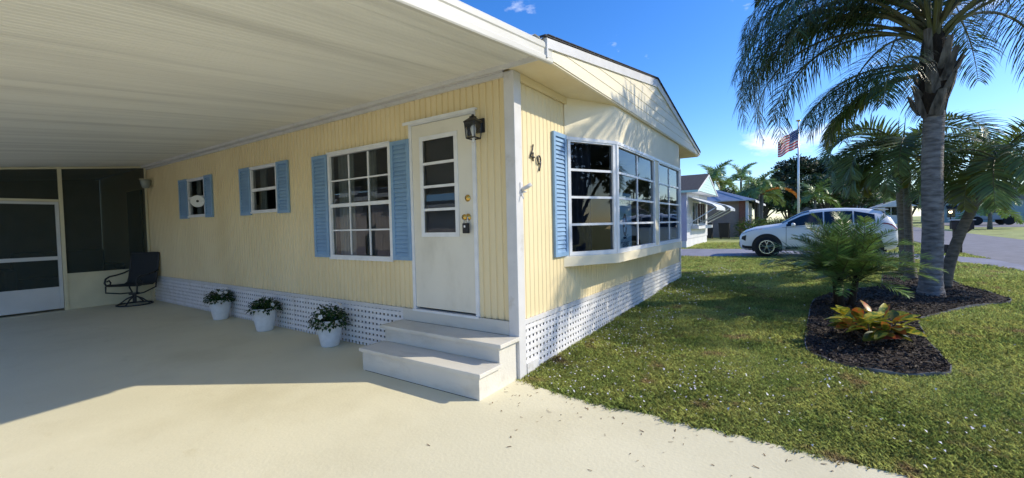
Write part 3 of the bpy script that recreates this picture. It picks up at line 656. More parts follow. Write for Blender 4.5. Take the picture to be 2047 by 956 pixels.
# flashing, crumpled where the carport meets the gable
mb = MB(); vs = []; fs = []
for i in range(9):
    x = -.30+.045*i; zz = cz(x)+.108+.018*math.sin(i*1.7)+.004*i
    vs += [(x,GY-.012+.01*math.sin(i*2.3),zz-.004),(x,GY+.25,zz+.012)]
mb.add(vs, [(2*i,2*i+2,2*i+3,2*i+1) for i in range(8)]); fl = mb.build('flashing', MT['alum'], cp, smooth=True)

# ------------------------------------------------------------------ screen room at the back
SY = 9.85
sr = thing('screen_room', (-2.5,SY,G), 'dark screened porch wall with cream kick panels at the back of the carport', 'screen room')
def box_part(name, m, par, *b): 
    mb = MB(); mb.box(*b); return mb.build(name, m, par)
for x in (-1.36,-2.36,-3.36): box_part('post', MT['kick'], sr, x-.028,SY-.03,G,x+.028,SY+.03,cz(x)-.012)
box_part('post', MT['kick'], sr, -.05,SY-.03,G,-.012,SY+.03,2.93)
mb = MB(); mb.prism([(-.012,SY-.032,cz(-.012)-.045),(-3.36,SY-.032,cz(-3.36)-.045),(-3.36,SY-.032,cz(-3.36)-.006),(-.012,SY-.032,cz(-.012)-.006)], (0,.02,0)); mb.build('top_rail', MT['kick'], sr)
box_part('kick_panel', MT['kick'], sr, -1.331,SY-.012,G,-.051,SY+.012,.655)
box_part('rail', MT['kick'], sr, -1.331,SY-.022,.656,-.051,SY+.022,.69)
for a, b in ((-3.331,-2.389),):
    box_part('kick_panel', MT['kick'], sr, a,SY-.012,G,b,SY+.012,.655); box_part('rail', MT['kick'], sr, a,SY-.022,.656,b,SY+.022,.69)
def quad(name, m, par, x0, x1, z0, z1l, z1r, y):
    mb = MB(); mb.add([(x0,y,z0),(x1,y,z0),(x1,y,z1r),(x0,y,z1l)], [(0,1,2,3)]); return mb.build(name, m, par)
quad('screen_mesh', MT['screen'], sr, -1.331,-.051,.691,cz(-1.331)-.046,cz(-.051)-.046,SY)
quad('screen_mesh', MT['screen'], sr, -2.331,-1.389,2.16,cz(-2.331)-.046,cz(-1.389)-.046,SY)
quad('screen_mesh', MT['screen'], sr, -3.331,-2.389,.691,cz(-3.331)-.046,cz(-2.389)-.046,SY)
box_part('header', MT['kick'], sr, -2.331,SY-.025,2.115,-1.389,SY+.025,2.159)
# room behind: far wall and side wall, dark
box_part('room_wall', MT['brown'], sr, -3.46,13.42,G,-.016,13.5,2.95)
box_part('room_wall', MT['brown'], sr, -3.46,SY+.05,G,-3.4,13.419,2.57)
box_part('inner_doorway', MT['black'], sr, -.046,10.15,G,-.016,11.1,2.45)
sdoor = thing('screen_door', (-1.87,SY,G), 'screen door with mid rail and pale lower panel at the back of the carport', 'screen door')
dx0, dx1 = -2.325, -1.395
for b in ((dx0,SY-.02,.012,dx0+.05,SY+.018,2.11),(dx1-.05,SY-.02,.012,dx1,SY+.018,2.11)): box_part('stile', MT['doorpanel'], sdoor, *b)
for za, zc in ((2.06,2.11),(.975,1.045),(.40,.445)): box_part('rail', MT['doorpanel'], sdoor, dx0+.051,SY-.019,za,dx1-.051,SY+.017,zc)
box_part('lower_panel', MT['doorpanel'], sdoor, dx0+.051,SY-.008,.012,dx1-.051,SY+.008,.3995)
quad('door_mesh', MT['screen'], sdoor, dx0+.051,dx1-.051,1.046,2.0595,2.0595,SY)
quad('door_mesh', MT['screen'], sdoor, dx0+.051,dx1-.051,.446,.9745,.9745,SY)
# sofa shape inside, only a dark silhouette through the screen
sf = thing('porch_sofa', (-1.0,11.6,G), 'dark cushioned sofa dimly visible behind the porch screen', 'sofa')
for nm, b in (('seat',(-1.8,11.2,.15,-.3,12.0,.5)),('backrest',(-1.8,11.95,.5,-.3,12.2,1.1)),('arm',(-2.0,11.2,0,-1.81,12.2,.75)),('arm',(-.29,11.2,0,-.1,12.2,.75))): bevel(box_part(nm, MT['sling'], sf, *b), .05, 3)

# ------------------------------------------------------------------ patio chair
ch = thing('patio_chair', (-.46,9.28,G), 'dark swivel patio chair with scrolled arms in the carport corner', 'chair')
F = Vector((-.80,-.60,0)); S = Vector((-.60,.80,0)) ; C0 = Vector((-.46,9.28,0))   # facing, its side
def cpnt(f, s, z): return C0+F*f+S*s+Z*(z+G)
hw = .27
prof = [(-.34,1.07),(-.33,1.0),(-.29,.78),(-.24,.55),(-.20,.46),(-.12,.42),(.1,.43),(.27,.45),(.31,.43)]
mb = MB(); vs = []
for f, z in prof: vs += [cpnt(f,-hw,z), cpnt(f,hw,z)]
for f, z in prof: vs += [cpnt(f-.012,-hw,z-.012), cpnt(f-.012,hw,z-.012)]
N = len(prof); mb.add(vs, [(2*i,2*i+1,2*i+3,2*i+2) for i in range(N-1)]+[(2*N+2*i,2*N+2*i+2,2*N+2*i+3,2*N+2*i+1) for i in range(N-1)]); mb.build('sling', MT['sling'], ch, smooth=True)
for s in (-1,1):
    mb = MB(); mb.tube([cpnt(f, s*(hw+.015), z) for f,z in prof], .016, 8); mb.build('side_rail', MT['bronze'], ch, smooth=True)
    arm = [(-.27,.70),(-.15,.66),(.05,.63),(.2,.62),(.29,.58),(.32,.50),(.28,.43),(.21,.43),(.18,.49),(.22,.54),(.27,.52)]
    mb = MB(); mb.tube([cpnt(f, s*(hw+.035), z) for f,z in arm], [.016]*4+[.017]*4+[.015]*3, 8); mb.build('armrest', MT['bronze'], ch, smooth=True)
    mb = MB(); mb.tube([cpnt(.30,s*(hw+.035),.43), cpnt(.31,s*(hw+.03),.30), cpnt(.1,s*.2,.25), cpnt(-.1,s*.12,.24), cpnt(-.22,s*(hw),.34), cpnt(-.24,s*(hw+.015),.55)], .015, 8); mb.build('spring_bar', MT['bronze'], ch, smooth=True)
mb = MB(); mb.tube([cpnt(-.33,-hw,1.07),cpnt(-.33,hw,1.07)], .014, 8); mb.build('top_rail', MT['bronze'], ch)
mb = MB(); mb.lathe([(.09,.215),(.09,.25),(.03,.25)], (C0.x,C0.y,G), 16); mb.lathe([(.035,.06),(.035,.215)], (C0.x,C0.y,G), 12); mb.build('swivel', MT['bronze'], ch)
for k in range(4):
    a = R(45+90*k); mb = MB(); d = Vector((math.cos(a),math.sin(a),0)); c = Vector((C0.x,C0.y,G)); mb.tube([c+d*.03+Z*.18, c+d*.14+Z*.13, c+d*.27+Z*.03], .015, 6); mb.build('foot', MT['bronze'], ch)
mb = MB(); mb.tube([(C0.x+.29*math.cos(a), C0.y+.29*math.sin(a), G+.016) for a in [i*2*math.pi/28 for i in range(29)]], .015, 6); mb.build('base_ring', MT['bronze'], ch, smooth=True)

# ------------------------------------------------------------------ planters
def leafquad(mb, p, d, up, ln, wd, fold=.25):
    d = d.normalized(); s = d.cross(up)
    s = s.normalized() if s.length > 1e-4 else Vector((1,0,0)); nn = s.cross(d)
    mid = p+d*ln*.5+nn*ln*.08; tip = p+d*ln-nn*ln*.12
    mb.add([p, mid+s*wd*.5+nn*wd*fold, tip, mid-s*wd*.5+nn*wd*fold, mid], [(0,4,1),(4,2,1),(0,3,4),(4,3,2)])
def planter(loc, lab, seed, nf, droop, sc=1.0, gr=1.0):
    rr = random.Random(seed); t = thing('flower_planter', loc, lab, 'planter', 'white pots in a row along the skirting')
    c = Vector(loc); mb = MB()
    mb.lathe([(.001,0),(.104*sc,0),(.110*sc,.012),(.145*sc,.18),(.165*sc,.318),(.172*sc,.322),(.172*sc,.340),(.160*sc,.340),(.155*sc,.30),(.001,.30)], c, 32, cap=False); mb.build('pot', MT['pot'], t, smooth=True)
    mb = MB(); mb.lathe([(.001,.318),(.155*sc,.310)], c, 20, cap=False); mb.build('soil', MT['soil'], t)
    mb = MB(); fl = []
    for i in range(420):
        a = rr.uniform(0, 2*math.pi); el = math.asin(rr.uniform(0, 1)); rad = rr.uniform(.08,.19)*gr
        d = Vector((math.cos(a)*math.cos(el), math.sin(a)*math.cos(el), math.sin(el)*.86))
        p = c+Z*.33+Vector((d.x*rad*1.02, d.y*rad*1.02, d.z*rad*.95-.05*(1-math.sin(el))*rr.random()*droop))
        out_ = Vector((d.x, d.y, d.z*.5-.35+rr.uniform(-.3,.3)))+Vector((rr.uniform(-.4,.4),rr.uniform(-.4,.4),0))
        leafquad(mb, p, out_, Z, rr.uniform(.05,.085), rr.uniform(.028,.045))
    mb.build('foliage', MT['potleaf'], t)
    mb = MB()
    for i in range(14):
        a = rr.uniform(0, 2*math.pi); d = Vector((math.cos(a),math.sin(a),0)); mb.tube([c+Z*.28, c+d*.08+Z*.38, c+d*.15+Z*.42], .004, 4)
    mb.build('stems', MT['bushleaf'], t)
    mbf = MB()
    for k in range(5):
        a = 2*math.pi*k/5; d = Vector((math.cos(a),math.sin(a),.15)); s = Vector((-math.sin(a),math.cos(a),0))
        mbf.add([Vector((0,0,0)), d*.022+s*.014, d*.034, d*.022-s*.014], [(0,1,2,3)])
    me = mbf.mesh('flower', MT['petal'])
    for i in range(nf):
        a = rr.uniform(R(170),R(320)); el = rr.uniform(.15,1.1); d = Vector((math.cos(a)*math.cos(el), math.sin(a)*math.cos(el), math.sin(el)))
        f = inst('flower', me, t, c+Z*.34+Vector((d.x*.20*gr,d.y*.20*gr,d.z*.19*gr))); f.rotation_mode = 'QUATERNION'; f.rotation_quaternion = Z.rotation_difference(d)
planter((-.20,5.92,G), 'white planter of leafy flowers farthest back, nearest the patio chair', 3, 3, 1.0, 1.0, 1.08)
planter((-.235,4.36,G), 'middle white planter of leafy flowers along the lattice', 5, 3, 1.6, 1.02, 1.0)
planter((-.235,2.72,G), 'white planter of leafy flowers closest to the entry steps', 9, 5, 2.2, 1.0, 1.18)

# ------------------------------------------------------------------ palms
def frond_mesh(seed, ln, e0, droop, lf_len, lf_w, nl, hang, vee=.35, mats=None, start=.16, curl=1.3, jitter=.15, rr0=.022, fwd=.55, sag=1.0):
    # local: springs from the origin towards +X, arching and drooping
    rr = random.Random(seed); mb = MB(); N = 22; p = Vector((0,0,0)); pts = [p.copy()]; tans = []
    sway = rr.uniform(-.25,.25)
    for i in range(N):
        t = i/(N-1); e = e0-droop*t**curl; az = sway*t*t
        d = Vector((math.cos(e)*math.cos(az), math.cos(e)*math.sin(az), math.sin(e))); tans.append(d); p = p+d*(ln/N); pts.append(p.copy())
    tans.append(tans[-1])
    mb.cur = 1; mb.tube(pts, [rr0*(1-.88*i/N) for i in range(N+1)], 5); mb.cur = 0
    for i in range(nl):
        t = start+(1-start)*(i+rr.random()*.6)/nl; k = min(int(t*N), N-1); fr = t*N-k
        b = pts[k].lerp(pts[k+1], fr); tg = tans[k]
        side0 = tg.cross(Z).normalized() if abs(tg.z) < .98 else Vector((0,1,0)); up = side0.cross(tg)
        prof = math.sin(math.pi*min(1, (t-start)/(1-start)*.86+.12))**.55
        for sg in (-1, 1):
            l = lf_len*prof*rr.uniform(.8,1.1)
            if l < .03: continue
            d = (side0*sg*1.0+tg*(fwd+.5*t)+up*(vee+rr.uniform(-jitter,jitter)*2)+Vector((rr.uniform(-jitter,jitter),rr.uniform(-jitter,jitter),0))).normalized()
            q = b.copy(); prev = None; segs = 4; vs = []
            for s in range(segs+1):
                u = s/segs; wd = lf_w*(.45,1.0,.95,.62,0)[s]
                nrm = d.cross(tg); nrm = nrm.normalized() if nrm.length > .05 else up
                wv = nrm.cross(d).normalized()
                if s < segs: vs += [q+wv*wd*.5, q-wv*wd*.5]
                else: vs += [q]
                d = (d+Vector((0,0,-hang*(.35+u)*sag))).normalized(); q = q+d*(l/segs)
            mb.add(vs, [(0,2,3,1),(2,4,5,3),(4,6,7,5),(6,8,7)])
    return mb.mesh('frond', mats)
def place_frond(t, me, org, az, roll=0, tilt=0, sc=1.0):
    o = inst('frond', me, t, org); o.rotation_euler = (roll, tilt, az); o.scale = (sc,)*3; return o

# big queen palm
QB = Vector((6.25,-4.08,gz(6.25,0)))
qp = thing('queen_palm', QB, 'tall palm with thick grey trunk and long drooping fronds in the mulch bed', 'palm tree')
mb = MB(); path = []; rad = []
for i in range(70):
    z = -.05+3.1*i/69; path.append(QB+Vector((.012*math.sin(z*2),.01*math.cos(z*3),z))); rad.append((.142-.010*min(1,z/1.2)+.045*math.exp(-z*7))*(1+.022*(i%2)+.01*math.sin(i*2.7)))
mb.tube(path, rad, 20); mb.build('trunk', MT['qtrunk'], qp, smooth=True)
mb = MB(); mb.tube([QB+Z*2.95, QB+Z*3.2, QB+Z*3.7, QB+Z*4.1, QB+Z*4.5], [.14,.17,.19,.15,.05], 16); mb.build('fiber_core', MT['fiber'], qp, smooth=True)
rq = random.Random(21)
for lvl in range(4):
    for k in range(6):
        a = 2*math.pi*(k+.5*(lvl%2))/6+.35*lvl; d = Vector((math.cos(a),math.sin(a),0)); s = Vector((-math.sin(a),math.cos(a),0)); z0 = 2.98+lvl*.24
        if rq.random() < .22: continue
        b0 = QB+d*(.125+rq.uniform(-.02,.04))+Z*(z0+rq.uniform(-.08,.08)); mb = MB(); d = (d+s*rq.uniform(-.35,.35)).normalized()*rq.uniform(.7,1.5)
        tw = rq.uniform(.045,.10); h = rq.uniform(.2,.5)
        p2 = b0+d*.10+Z*h; mb.add([b0-s*tw,b0+s*tw,b0+d*.055+s*tw*.9+Z*h*.5,b0+d*.07-s*tw*.9+Z*h*.5,p2-s*.05+d*.03,p2+s*.05+d*.03,b0+d*.12+Z*h*.45,p2+d*.06,b0+d*.05],
               [(0,8,6,3),(8,1,2,6),(3,6,7,4),(6,2,5,7),(0,3,4,5,2,1)])
        mb.build('boot', MT['boot'], qp)
qm = [frond_mesh(100+i, L_, e, dr, .76, .015, 88, .42, vee=.05, mats=[MT['frond'],MT['rachis']], jitter=.22, fwd=.35, rr0=.032, start=.2) for i,(L_,e,dr) in enumerate([(3.4,R(58),R(125)),(3.5,R(46),R(120)),(3.3,R(30),R(105)),(3.1,R(72),R(120)),(2.6,R(8),R(80)),(3.9,R(36),R(146))])]
qm += [frond_mesh(160+i, L_, e, dr, .70, .034, 125, .34, vee=.15, mats=[MT['frond'],MT['rachis']], jitter=.25, fwd=.35, rr0=.034, start=.18) for i,(L_,e,dr) in enumerate([(3.7,R(84),R(105)),(3.5,R(70),R(95)),(3.0,R(88),R(60))])]
qy = frond_mesh(140, 1.9, R(-5), R(75), .62, .026, 100, .5, vee=.1, mats=[MT['frondy'],MT['rachis']], jitter=.28)
TOP = QB+Z*4.25
# azimuth 0 = +X (away along the gable), 90 = +Y; left of the picture is about 124 deg, towards the camera 180-240
spec = [(79,5),(64,0),(92,5),(104,1),(118,0),(132,1),(150,0),(168,1),(186,0),(205,1),(225,0),(246,1),(262,0),(280,1),(300,0),(320,1),(342,0),(5,1),(28,0),(48,5),(70,1),(84,0),(98,2),(56,2),(125,2),(74,0),(108,5),(80,2),(95,0),(290,0),(312,5),(335,1),(352,5),(266,5),(112,1),(68,1),(20,5)]+[(i*360/6+17, 6+i%3) for i in range(6)]
for az, k in spec:
    d = Vector((math.cos(R(az)),math.sin(R(az)),0)); place_frond(qp, qm[k], TOP+d*.10+Z*rq.uniform(-.15,.35), R(az+rq.uniform(-4,4)), roll=rq.uniform(-.15,.15), sc=rq.uniform(.9,1.05))
for az in (85,110,62,150): place_frond(qp, qm[4], QB+Z*3.75+Vector((math.cos(R(az)),math.sin(R(az)),0))*.15, R(az), sc=.8)
for az in (80,104): place_frond(qp, qy, QB+Z*3.62+Vector((math.cos(R(az)),math.sin(R(az)),0))*.18, R(az), sc=.9)

# feather palms (slender, with green crownshafts)
am = [frond_mesh(200+i, L_, e, dr, .55, .024, 62, .16, vee=.42, mats=[MT['adon'],MT['rachis']], jitter=.12, fwd=.5, rr0=.022, start=.14) for i,(L_,e,dr) in enumerate([(1.9,R(60),R(150)),(1.8,R(35),R(130)),(1.7,R(10),R(105)),(1.6,R(80),R(90))])]
amy = frond_mesh(230, 1.5, R(0), R(95), .45, .045, 50, .12, vee=.4, mats=[MT['frondy'],MT['rachis']])
def feather(base, top, r0, r1, lab, azs, tm, shaft, bend=.0, sc=1.0, yel=()):
    base, top = Vector(base), Vector(top); t = thing('feather_palm', base, lab, 'palm tree', 'slender palms behind the big palm')
    mb = MB(); N = 26; pts = []; rr_ = []
    for i in range(N+1):
        u = i/N; p = base.lerp(top, u); p += Vector((0,0,-.02 if i == 0 else 0))-(top-base).cross(Z).cross(Z).normalized()*0+ (Vector((base.x-top.x, base.y-top.y,0))*bend*math.sin(math.pi*u))
        pts.append(p); rr_.append((r0+(r1-r0)*u+.05*math.exp(-u*14))*(1+.025*(i%2)))
    mb.tube(pts, rr_, 14); mb.build('trunk', tm, t, smooth=True)
    dirv = (pts[-1]-pts[-2]).normalized(); cs = top+dirv*shaft
    mb = MB(); mb.tube([top-dirv*.03, top+dirv*shaft*.3, top+dirv*shaft*.8, cs], [r1*1.1,r1*1.25,r1*.85,r1*.5], 12); mb.build('crownshaft', MT['gshaft'], t, smooth=True)
    rr2 = random.Random(int(base.x*100))
    for j,(az,k) in enumerate(azs): place_frond(t, am[k], cs-dirv*.06, R(az), roll=rr2.uniform(-.2,.2), sc=sc*rr2.uniform(.9,1.08))
    for az in yel: place_frond(t, amy, cs-dirv*.12, R(az), sc=sc*.9)
    mb = MB(); d = dirv; mb.tube([cs-d*.05, cs+d*.3+Vector((.02,.01,0)), cs+d*.75+Vector((.05,-.04,0))], [.022,.016,.003], 6); mb.build('spear_leaf', MT['gshaft'], t)
    return t
A1 = [(120,0),(135,1),(150,2),(100,1),(80,0),(170,1),(200,2),(230,0),(260,1),(300,0),(330,1),(0,2),(40,0),(112,2),(128,2)]
feather((8.35,-4.17,gz(8,0)), (8.4,-4.11,2.05), .075, .06, 'slender palm with yellow green crownshaft just behind the thick trunk', A1, MT['greytrunk'], .75, yel=(125,200))
feather((9.3,-4.28,gz(9,0)), (9.25,-4.15,2.4), .125, .10, 'grey trunked palm farthest back of the slender palms', [(110,0),(130,1),(150,2),(60,1),(20,0),(200,1),(240,0),(290,1),(330,2)], MT['greytrunk'], .5, sc=.95)
feather((7.25,-4.42,gz(7.2,0)), (7.35,-4.97,2.0), .088, .064, 'leaning brown trunked palm bending away from the thick trunk', [(300,0),(330,1),(270,1),(240,0),(205,0),(180,1),(160,2),(125,1),(100,2),(60,1),(20,0),(345,2),(285,2),(255,2),(310,2)], MT['brntrunk'], .45, bend=.12, sc=.98, yel=(300,140))

# pygmy date palm
DB = Vector((4.75,-2.82,gz(4.75,0)))
dp = thing('pygmy_date_palm', DB, 'low bushy palm with fine arching fronds in the mulch bed', 'palm tree')
for k in range(3):
    a = R(40+120*k); d = Vector((math.cos(a),math.sin(a),0)); mb = MB()
    mb.tube([DB+d*.09-Z*.03, DB+d*.13+Z*.25, DB+d*.16+Z*.48], [.05,.042,.04], 10); mb.build('trunk', MT['fiber'], dp, smooth=True)
dm = [frond_mesh(300+i, L_, e, dr, .24, .0105, 64, .06, vee=.2, mats=[MT['datel'],MT['rachis']], jitter=.16, fwd=.6, rr0=.011, start=.13) for i,(L_,e,dr) in enumerate([(1.0,R(72),R(62)),(1.05,R(54),R(62)),(1.0,R(34),R(55)),(1.0,R(84),R(35)),(.9,R(14),R(45))])]
rq = random.Random(5)
for k in range(3):
    a0 = R(40+120*k); c = DB+Vector((math.cos(a0),math.sin(a0),0))*.16+Z*.48
    for j in range(22): place_frond(dp, dm[(0,1,2,4,3,1,2)[j%7]], c+Z*rq.uniform(-.16,.06), R(j*137.5+rq.uniform(-10,10)+k*50), roll=rq.uniform(-.2,.2), sc=rq.uniform(.85,1.1))

# ------------------------------------------------------------------ croton
CB = Vector((2.72,-2.93,gz(2.7,0)))
ct = thing('croton_plant', CB, 'croton with broad yellow, orange and red leaves in the mulch bed', 'plant')
def croton_leaf(m, wd):
    mb = MB(); N = 6; vs = []
    for i in range(N+1):
        u = i/N; w2 = wd*math.sin(math.pi*min(1,u*.93+.04))**.8; z = .10*u-.22*u*u
        vs += [(u,-w2,z+w2*.28),(u,0,z),(u,w2,z+w2*.28)]
    mb.add(vs, [f for i in range(N) for f in ((3*i,3*i+3,3*i+4,3*i+1),(3*i+1,3*i+4,3*i+5,3*i+2))]); return mb.mesh('leaf', m, True)
cl = [croton_leaf(CR[i%5], .17+.03*(i%3)) for i in range(10)]
rq = random.Random(12)
for s in range(9):
    a = R(s*40+rq.uniform(-15,15)); d = Vector((math.cos(a),math.sin(a),0)); ro = .05+.17*rq.random(); hgt = rq.uniform(.18,.34)*(1.15-ro)
    b = CB+d*.05; tp = CB+d*(ro+.08)+Z*hgt; mb = MB(); mb.tube([b-Z*.02, b.lerp(tp,.5)+d*.02, tp], [.011,.009,.006], 5); mb.build('stem', MT['bark'], ct)
    for j in range(10):
        u = rq.uniform(.35,1); p = b.lerp(tp, u); az = rq.uniform(0,2*math.pi) if rq.random() < .4 else a+rq.uniform(-1.1,1.1)
        low = u < .6; k = rq.choice([3,4,8,9,3,2] if low and rq.random() < .5 else [0,5,0,5,0,1,5,3,8,6])
        o = inst('leaf', cl[k], ct, p, (rq.uniform(-.5,.5), -rq.uniform(-.15,.9 if u > .7 else .4), az)); l = rq.uniform(.17,.31); o.scale = (l,l*1.05,l)

# ------------------------------------------------------------------ mulch bed
BED = [(4.78,-2.42),(3.75,-2.37),(2.77,-2.32),(2.13,-2.3),(1.92,-2.41),(1.75,-2.56),(1.67,-2.83),(1.71,-3.08),(1.85,-3.31),(1.96,-3.39),(2.17,-3.43),(2.49,-3.42),(2.96,-3.43),(3.58,-3.48),(3.93,-3.51),(4.26,-3.6),(4.83,-3.95),(5.62,-4.53),(5.89,-4.9),(6.35,-4.93),(6.77,-4.84),(7.6,-4.75),(8.6,-4.75),(9.7,-4.6),(9.6,-3.9),(8.2,-3.7),(6.82,-3.55),(6.3,-3.03),(5.5,-2.57)]
def smooth_poly(p, it=2):
    for _ in range(it):
        q = []
        for i in range(len(p)):
            a, b = p[i], p[(i+1)%len(p)]; q += [(a[0]*.75+b[0]*.25,a[1]*.75+b[1]*.25),(a[0]*.25+b[0]*.75,a[1]*.25+b[1]*.75)]
        p = q
    return p
BEDS = smooth_poly(BED)
def inpoly(x, y, poly):
    x = np.asarray(x); y = np.asarray(y); c = np.zeros(x.shape, bool); n = len(poly)
    for i in range(n):
        x1, y1 = poly[i]; x2, y2 = poly[(i+1)%n]
        if y1 == y2: continue
        k = ((y1 > y) != (y2 > y)) & (x < (x2-x1)*(y-y1)/(y2-y1)+x1); c ^= k
    return c
bed = sheet('mulch_bed', BEDS, None, MT['mulch'], .022)
bed['label'] = 'dark mulch bed with curving edge'
mb = MB(); n = len(BEDS); vs = []
for i in range(n):
    x, y = BEDS[i]; x2, y2 = BEDS[(i+1)%n]; x3, y3 = BEDS[i-1]; t = Vector((x2-x3,y2-y3,0)).normalized(); nn = Vector((t.y,-t.x,0)); g = gz(x,y)
    up = .024+.008*math.sin(i*.9)
    for r_o, zz in ((-.005,-.03),(.005,-.03),(.005,up),(-.005,up)): vs.append((x+nn.x*r_o, y+nn.y*r_o, g+zz))
mb.add(vs, [(4*i+k,4*i+(k+1)%4,4*((i+1)%n)+(k+1)%4,4*((i+1)%n)+k) for i in range(n) for k in range(4)])
eg = mb.build('bed_edging', MT['edging']); tag(eg, 'thin grey plastic edging strip around the mulch bed', 'edging')
# chips, uncountable
def scatter_chips(N):
    x = rng.uniform(1.6,9.7,N*3); y = rng.uniform(-5,-2.2,N*3); d = np.hypot(x+3.39,y+2.23); k = inpoly(x,y,BEDS) & (rng.random(N*3) < np.clip((6/d)**2,0,1)); x = x[k][:N]; y = y[k][:N]; n = len(x)
    l = rng.uniform(.012,.045,n); wd = rng.uniform(.004,.012,n); a = rng.uniform(0,2*np.pi,n); tl = rng.uniform(-.5,.5,n); z = gzv(x,y)+.024+rng.uniform(0,.018,n)
    ux, uy, uz = np.cos(a)*np.cos(tl), np.sin(a)*np.cos(tl), np.sin(tl); vx, vy = -np.sin(a), np.cos(a)
    V = np.zeros((n,4,3))
    for i,(s,t) in enumerate(((-1,-1),(1,-1),(1,1),(-1,1))):
        V[:,i,0] = x+s*l/2*ux+t*wd/2*vx; V[:,i,1] = y+s*l/2*uy+t*wd/2*vy; V[:,i,2] = z+s*l/2*uz+t*.004
    return V
def fast_mesh(name, V, m, smooth=False):
    n, k, _ = V.shape; me = bpy.data.meshes.new(name); me.vertices.add(n*k); me.vertices.foreach_set('co', V.reshape(-1).astype(np.float32))
    me.loops.add(n*k); me.loops.foreach_set('vertex_index', np.arange(n*k, dtype=np.int32)); me.polygons.add(n)
    me.polygons.foreach_set('loop_start', np.arange(0,n*k,k,dtype=np.int32)); me.polygons.foreach_set('loop_total', np.full(n,k,dtype=np.int32))
    me.materials.append(m); me.update(); me.validate(); o = bpy.data.objects.new(name, me); COL.objects.link(o); return o
tag(fast_mesh('mulch_chips', scatter_chips(14000), MT['chip']), 'loose dark bark chips covering the bed', 'mulch', kind='stuff')

# ------------------------------------------------------------------ grass
def lawn_ok(x, y, marg=0.0):
    ex = np.interp(-y, [-e[1] for e in SLAB_EDGE], [e[0] for e in SLAB_EDGE])
    ok = (x > ex-.015+rng.normal(0,.022,len(x))+.03*np.sin(y*9+1.5*np.sin(y*23))) & (y > -6.88)
    ok &= ~((y > -.02) & (x < W+.03))
    ok &= ~inpoly(x, y, BEDS) & ~inpoly(x, y, DRV)
    return ok
def blades(N):
    th = rng.uniform(-.62, .78, N*2)-0; d = 2.2*np.exp(rng.uniform(0, np.log(26/2.2), N*2))
    a = YAW-.35+th; x = CAM.x+d*np.cos(a); y = CAM.y+d*np.sin(a)
    k = lawn_ok(x, y) & (y < 4) & (x < 24); x, y, d = x[k][:N], y[k][:N], d[k][:N]; n = len(x)
    patch = .5+.5*np.sin(x*1.9+2.0*np.sin(y*1.3))*np.cos(y*2.3+x*.7)
    h = rng.uniform(.010,.042,n)*(.7+.6*patch)*np.clip(.8+d/22,.8,1.5); wd = rng.uniform(.0028,.0052,n)*np.clip(d/4.5,1,5)
    a = rng.uniform(0,2*np.pi,n); ln = rng.uniform(.1,1.3,n)*h; z = gzv(x,y)-.012
    vx, vy = -np.sin(a), np.cos(a); V = np.zeros((n,5,3))
    def setp(i, f, zz, s):
        V[:,i,0] = x+np.cos(a)*ln*f+vx*wd*s; V[:,i,1] = y+np.sin(a)*ln*f+vy*wd*s; V[:,i,2] = z+h*zz
    setp(0,0,0,-.5); setp(1,0,0,.5); setp(2,.45,.72,.42); setp(3,1,1,0); setp(4,.45,.72,-.42)
    return V
tag(fast_mesh('lawn_grass', blades(520000), MT['grass']), 'short green lawn grass beside the home', 'grass', kind='stuff')
def flowers(N):
    c = rng.uniform(0,1,(60,2)); 
    x = rng.uniform(-.15,9,N*6); y = -np.abs(rng.gamma(1.6,1.0,N*6)); d = np.hypot(x+3.39,y+2.23)
    cl_ = .5+.5*np.sin(x*3.1+1.3*np.sin(y*4.1))*np.cos(y*3.7-x*1.1)
    k = lawn_ok(x,y) & (rng.random(N*6) < (.15+.85*cl_**1.5)*np.clip(4.2/d,.1,1)**1.6*np.where((x<1.6)|(y>-.9),1,.12)); x, y, d = x[k][:N], y[k][:N], d[k][:N]; n = len(x)
    r = rng.uniform(.006,.0125,n)*np.clip(d/6,1,2); z = gzv(x,y)+rng.uniform(.028,.055,n); V = np.zeros((n,6,3)); a0 = rng.uniform(0,6.28,n); tx, ty = rng.normal(0,.4,n), rng.normal(0,.4,n)
    for i in range(6):
        a = a0+i*np.pi/3; rr_ = r*(1 if i%2 == 0 else .55); V[:,i,0] = x+rr_*np.cos(a); V[:,i,1] = y+rr_*np.sin(a); V[:,i,2] = z+rr_*(np.cos(a)*tx+np.sin(a)*ty)
    return V
tag(fast_mesh('lawn_flowers', flowers(1300), MT['lilac']), 'tiny pale flowers scattered through the lawn', 'flowers', kind='stuff')
# scattered bits on the concrete near the lawn
def debris(N):
    y = -np.abs(rng.gamma(1.2,1.3,N)); ex = np.interp(-y, [-e[1] for e in SLAB_EDGE], [e[0] for e in SLAB_EDGE]); x = ex-np.abs(rng.exponential(.25,N))-.01
    n = N; V = np.zeros((n,4,3)); l = rng.uniform(.004,.018,n); wd = rng.uniform(.0015,.004,n); a = rng.uniform(0,6.28,n)
    for i,(s,t) in enumerate(((-1,-1),(1,-1),(1,1),(-1,1))):
        V[:,i,0] = x+s*l*np.cos(a)-t*wd*np.sin(a); V[:,i,1] = y+s*l*np.sin(a)+t*wd*np.cos(a); V[:,i,2] = -.026+.002*s
    return V
tag(fast_mesh('leaf_litter', debris(110), MT['twig']), 'dry leaf bits along the edge of the concrete', 'litter', kind='stuff')

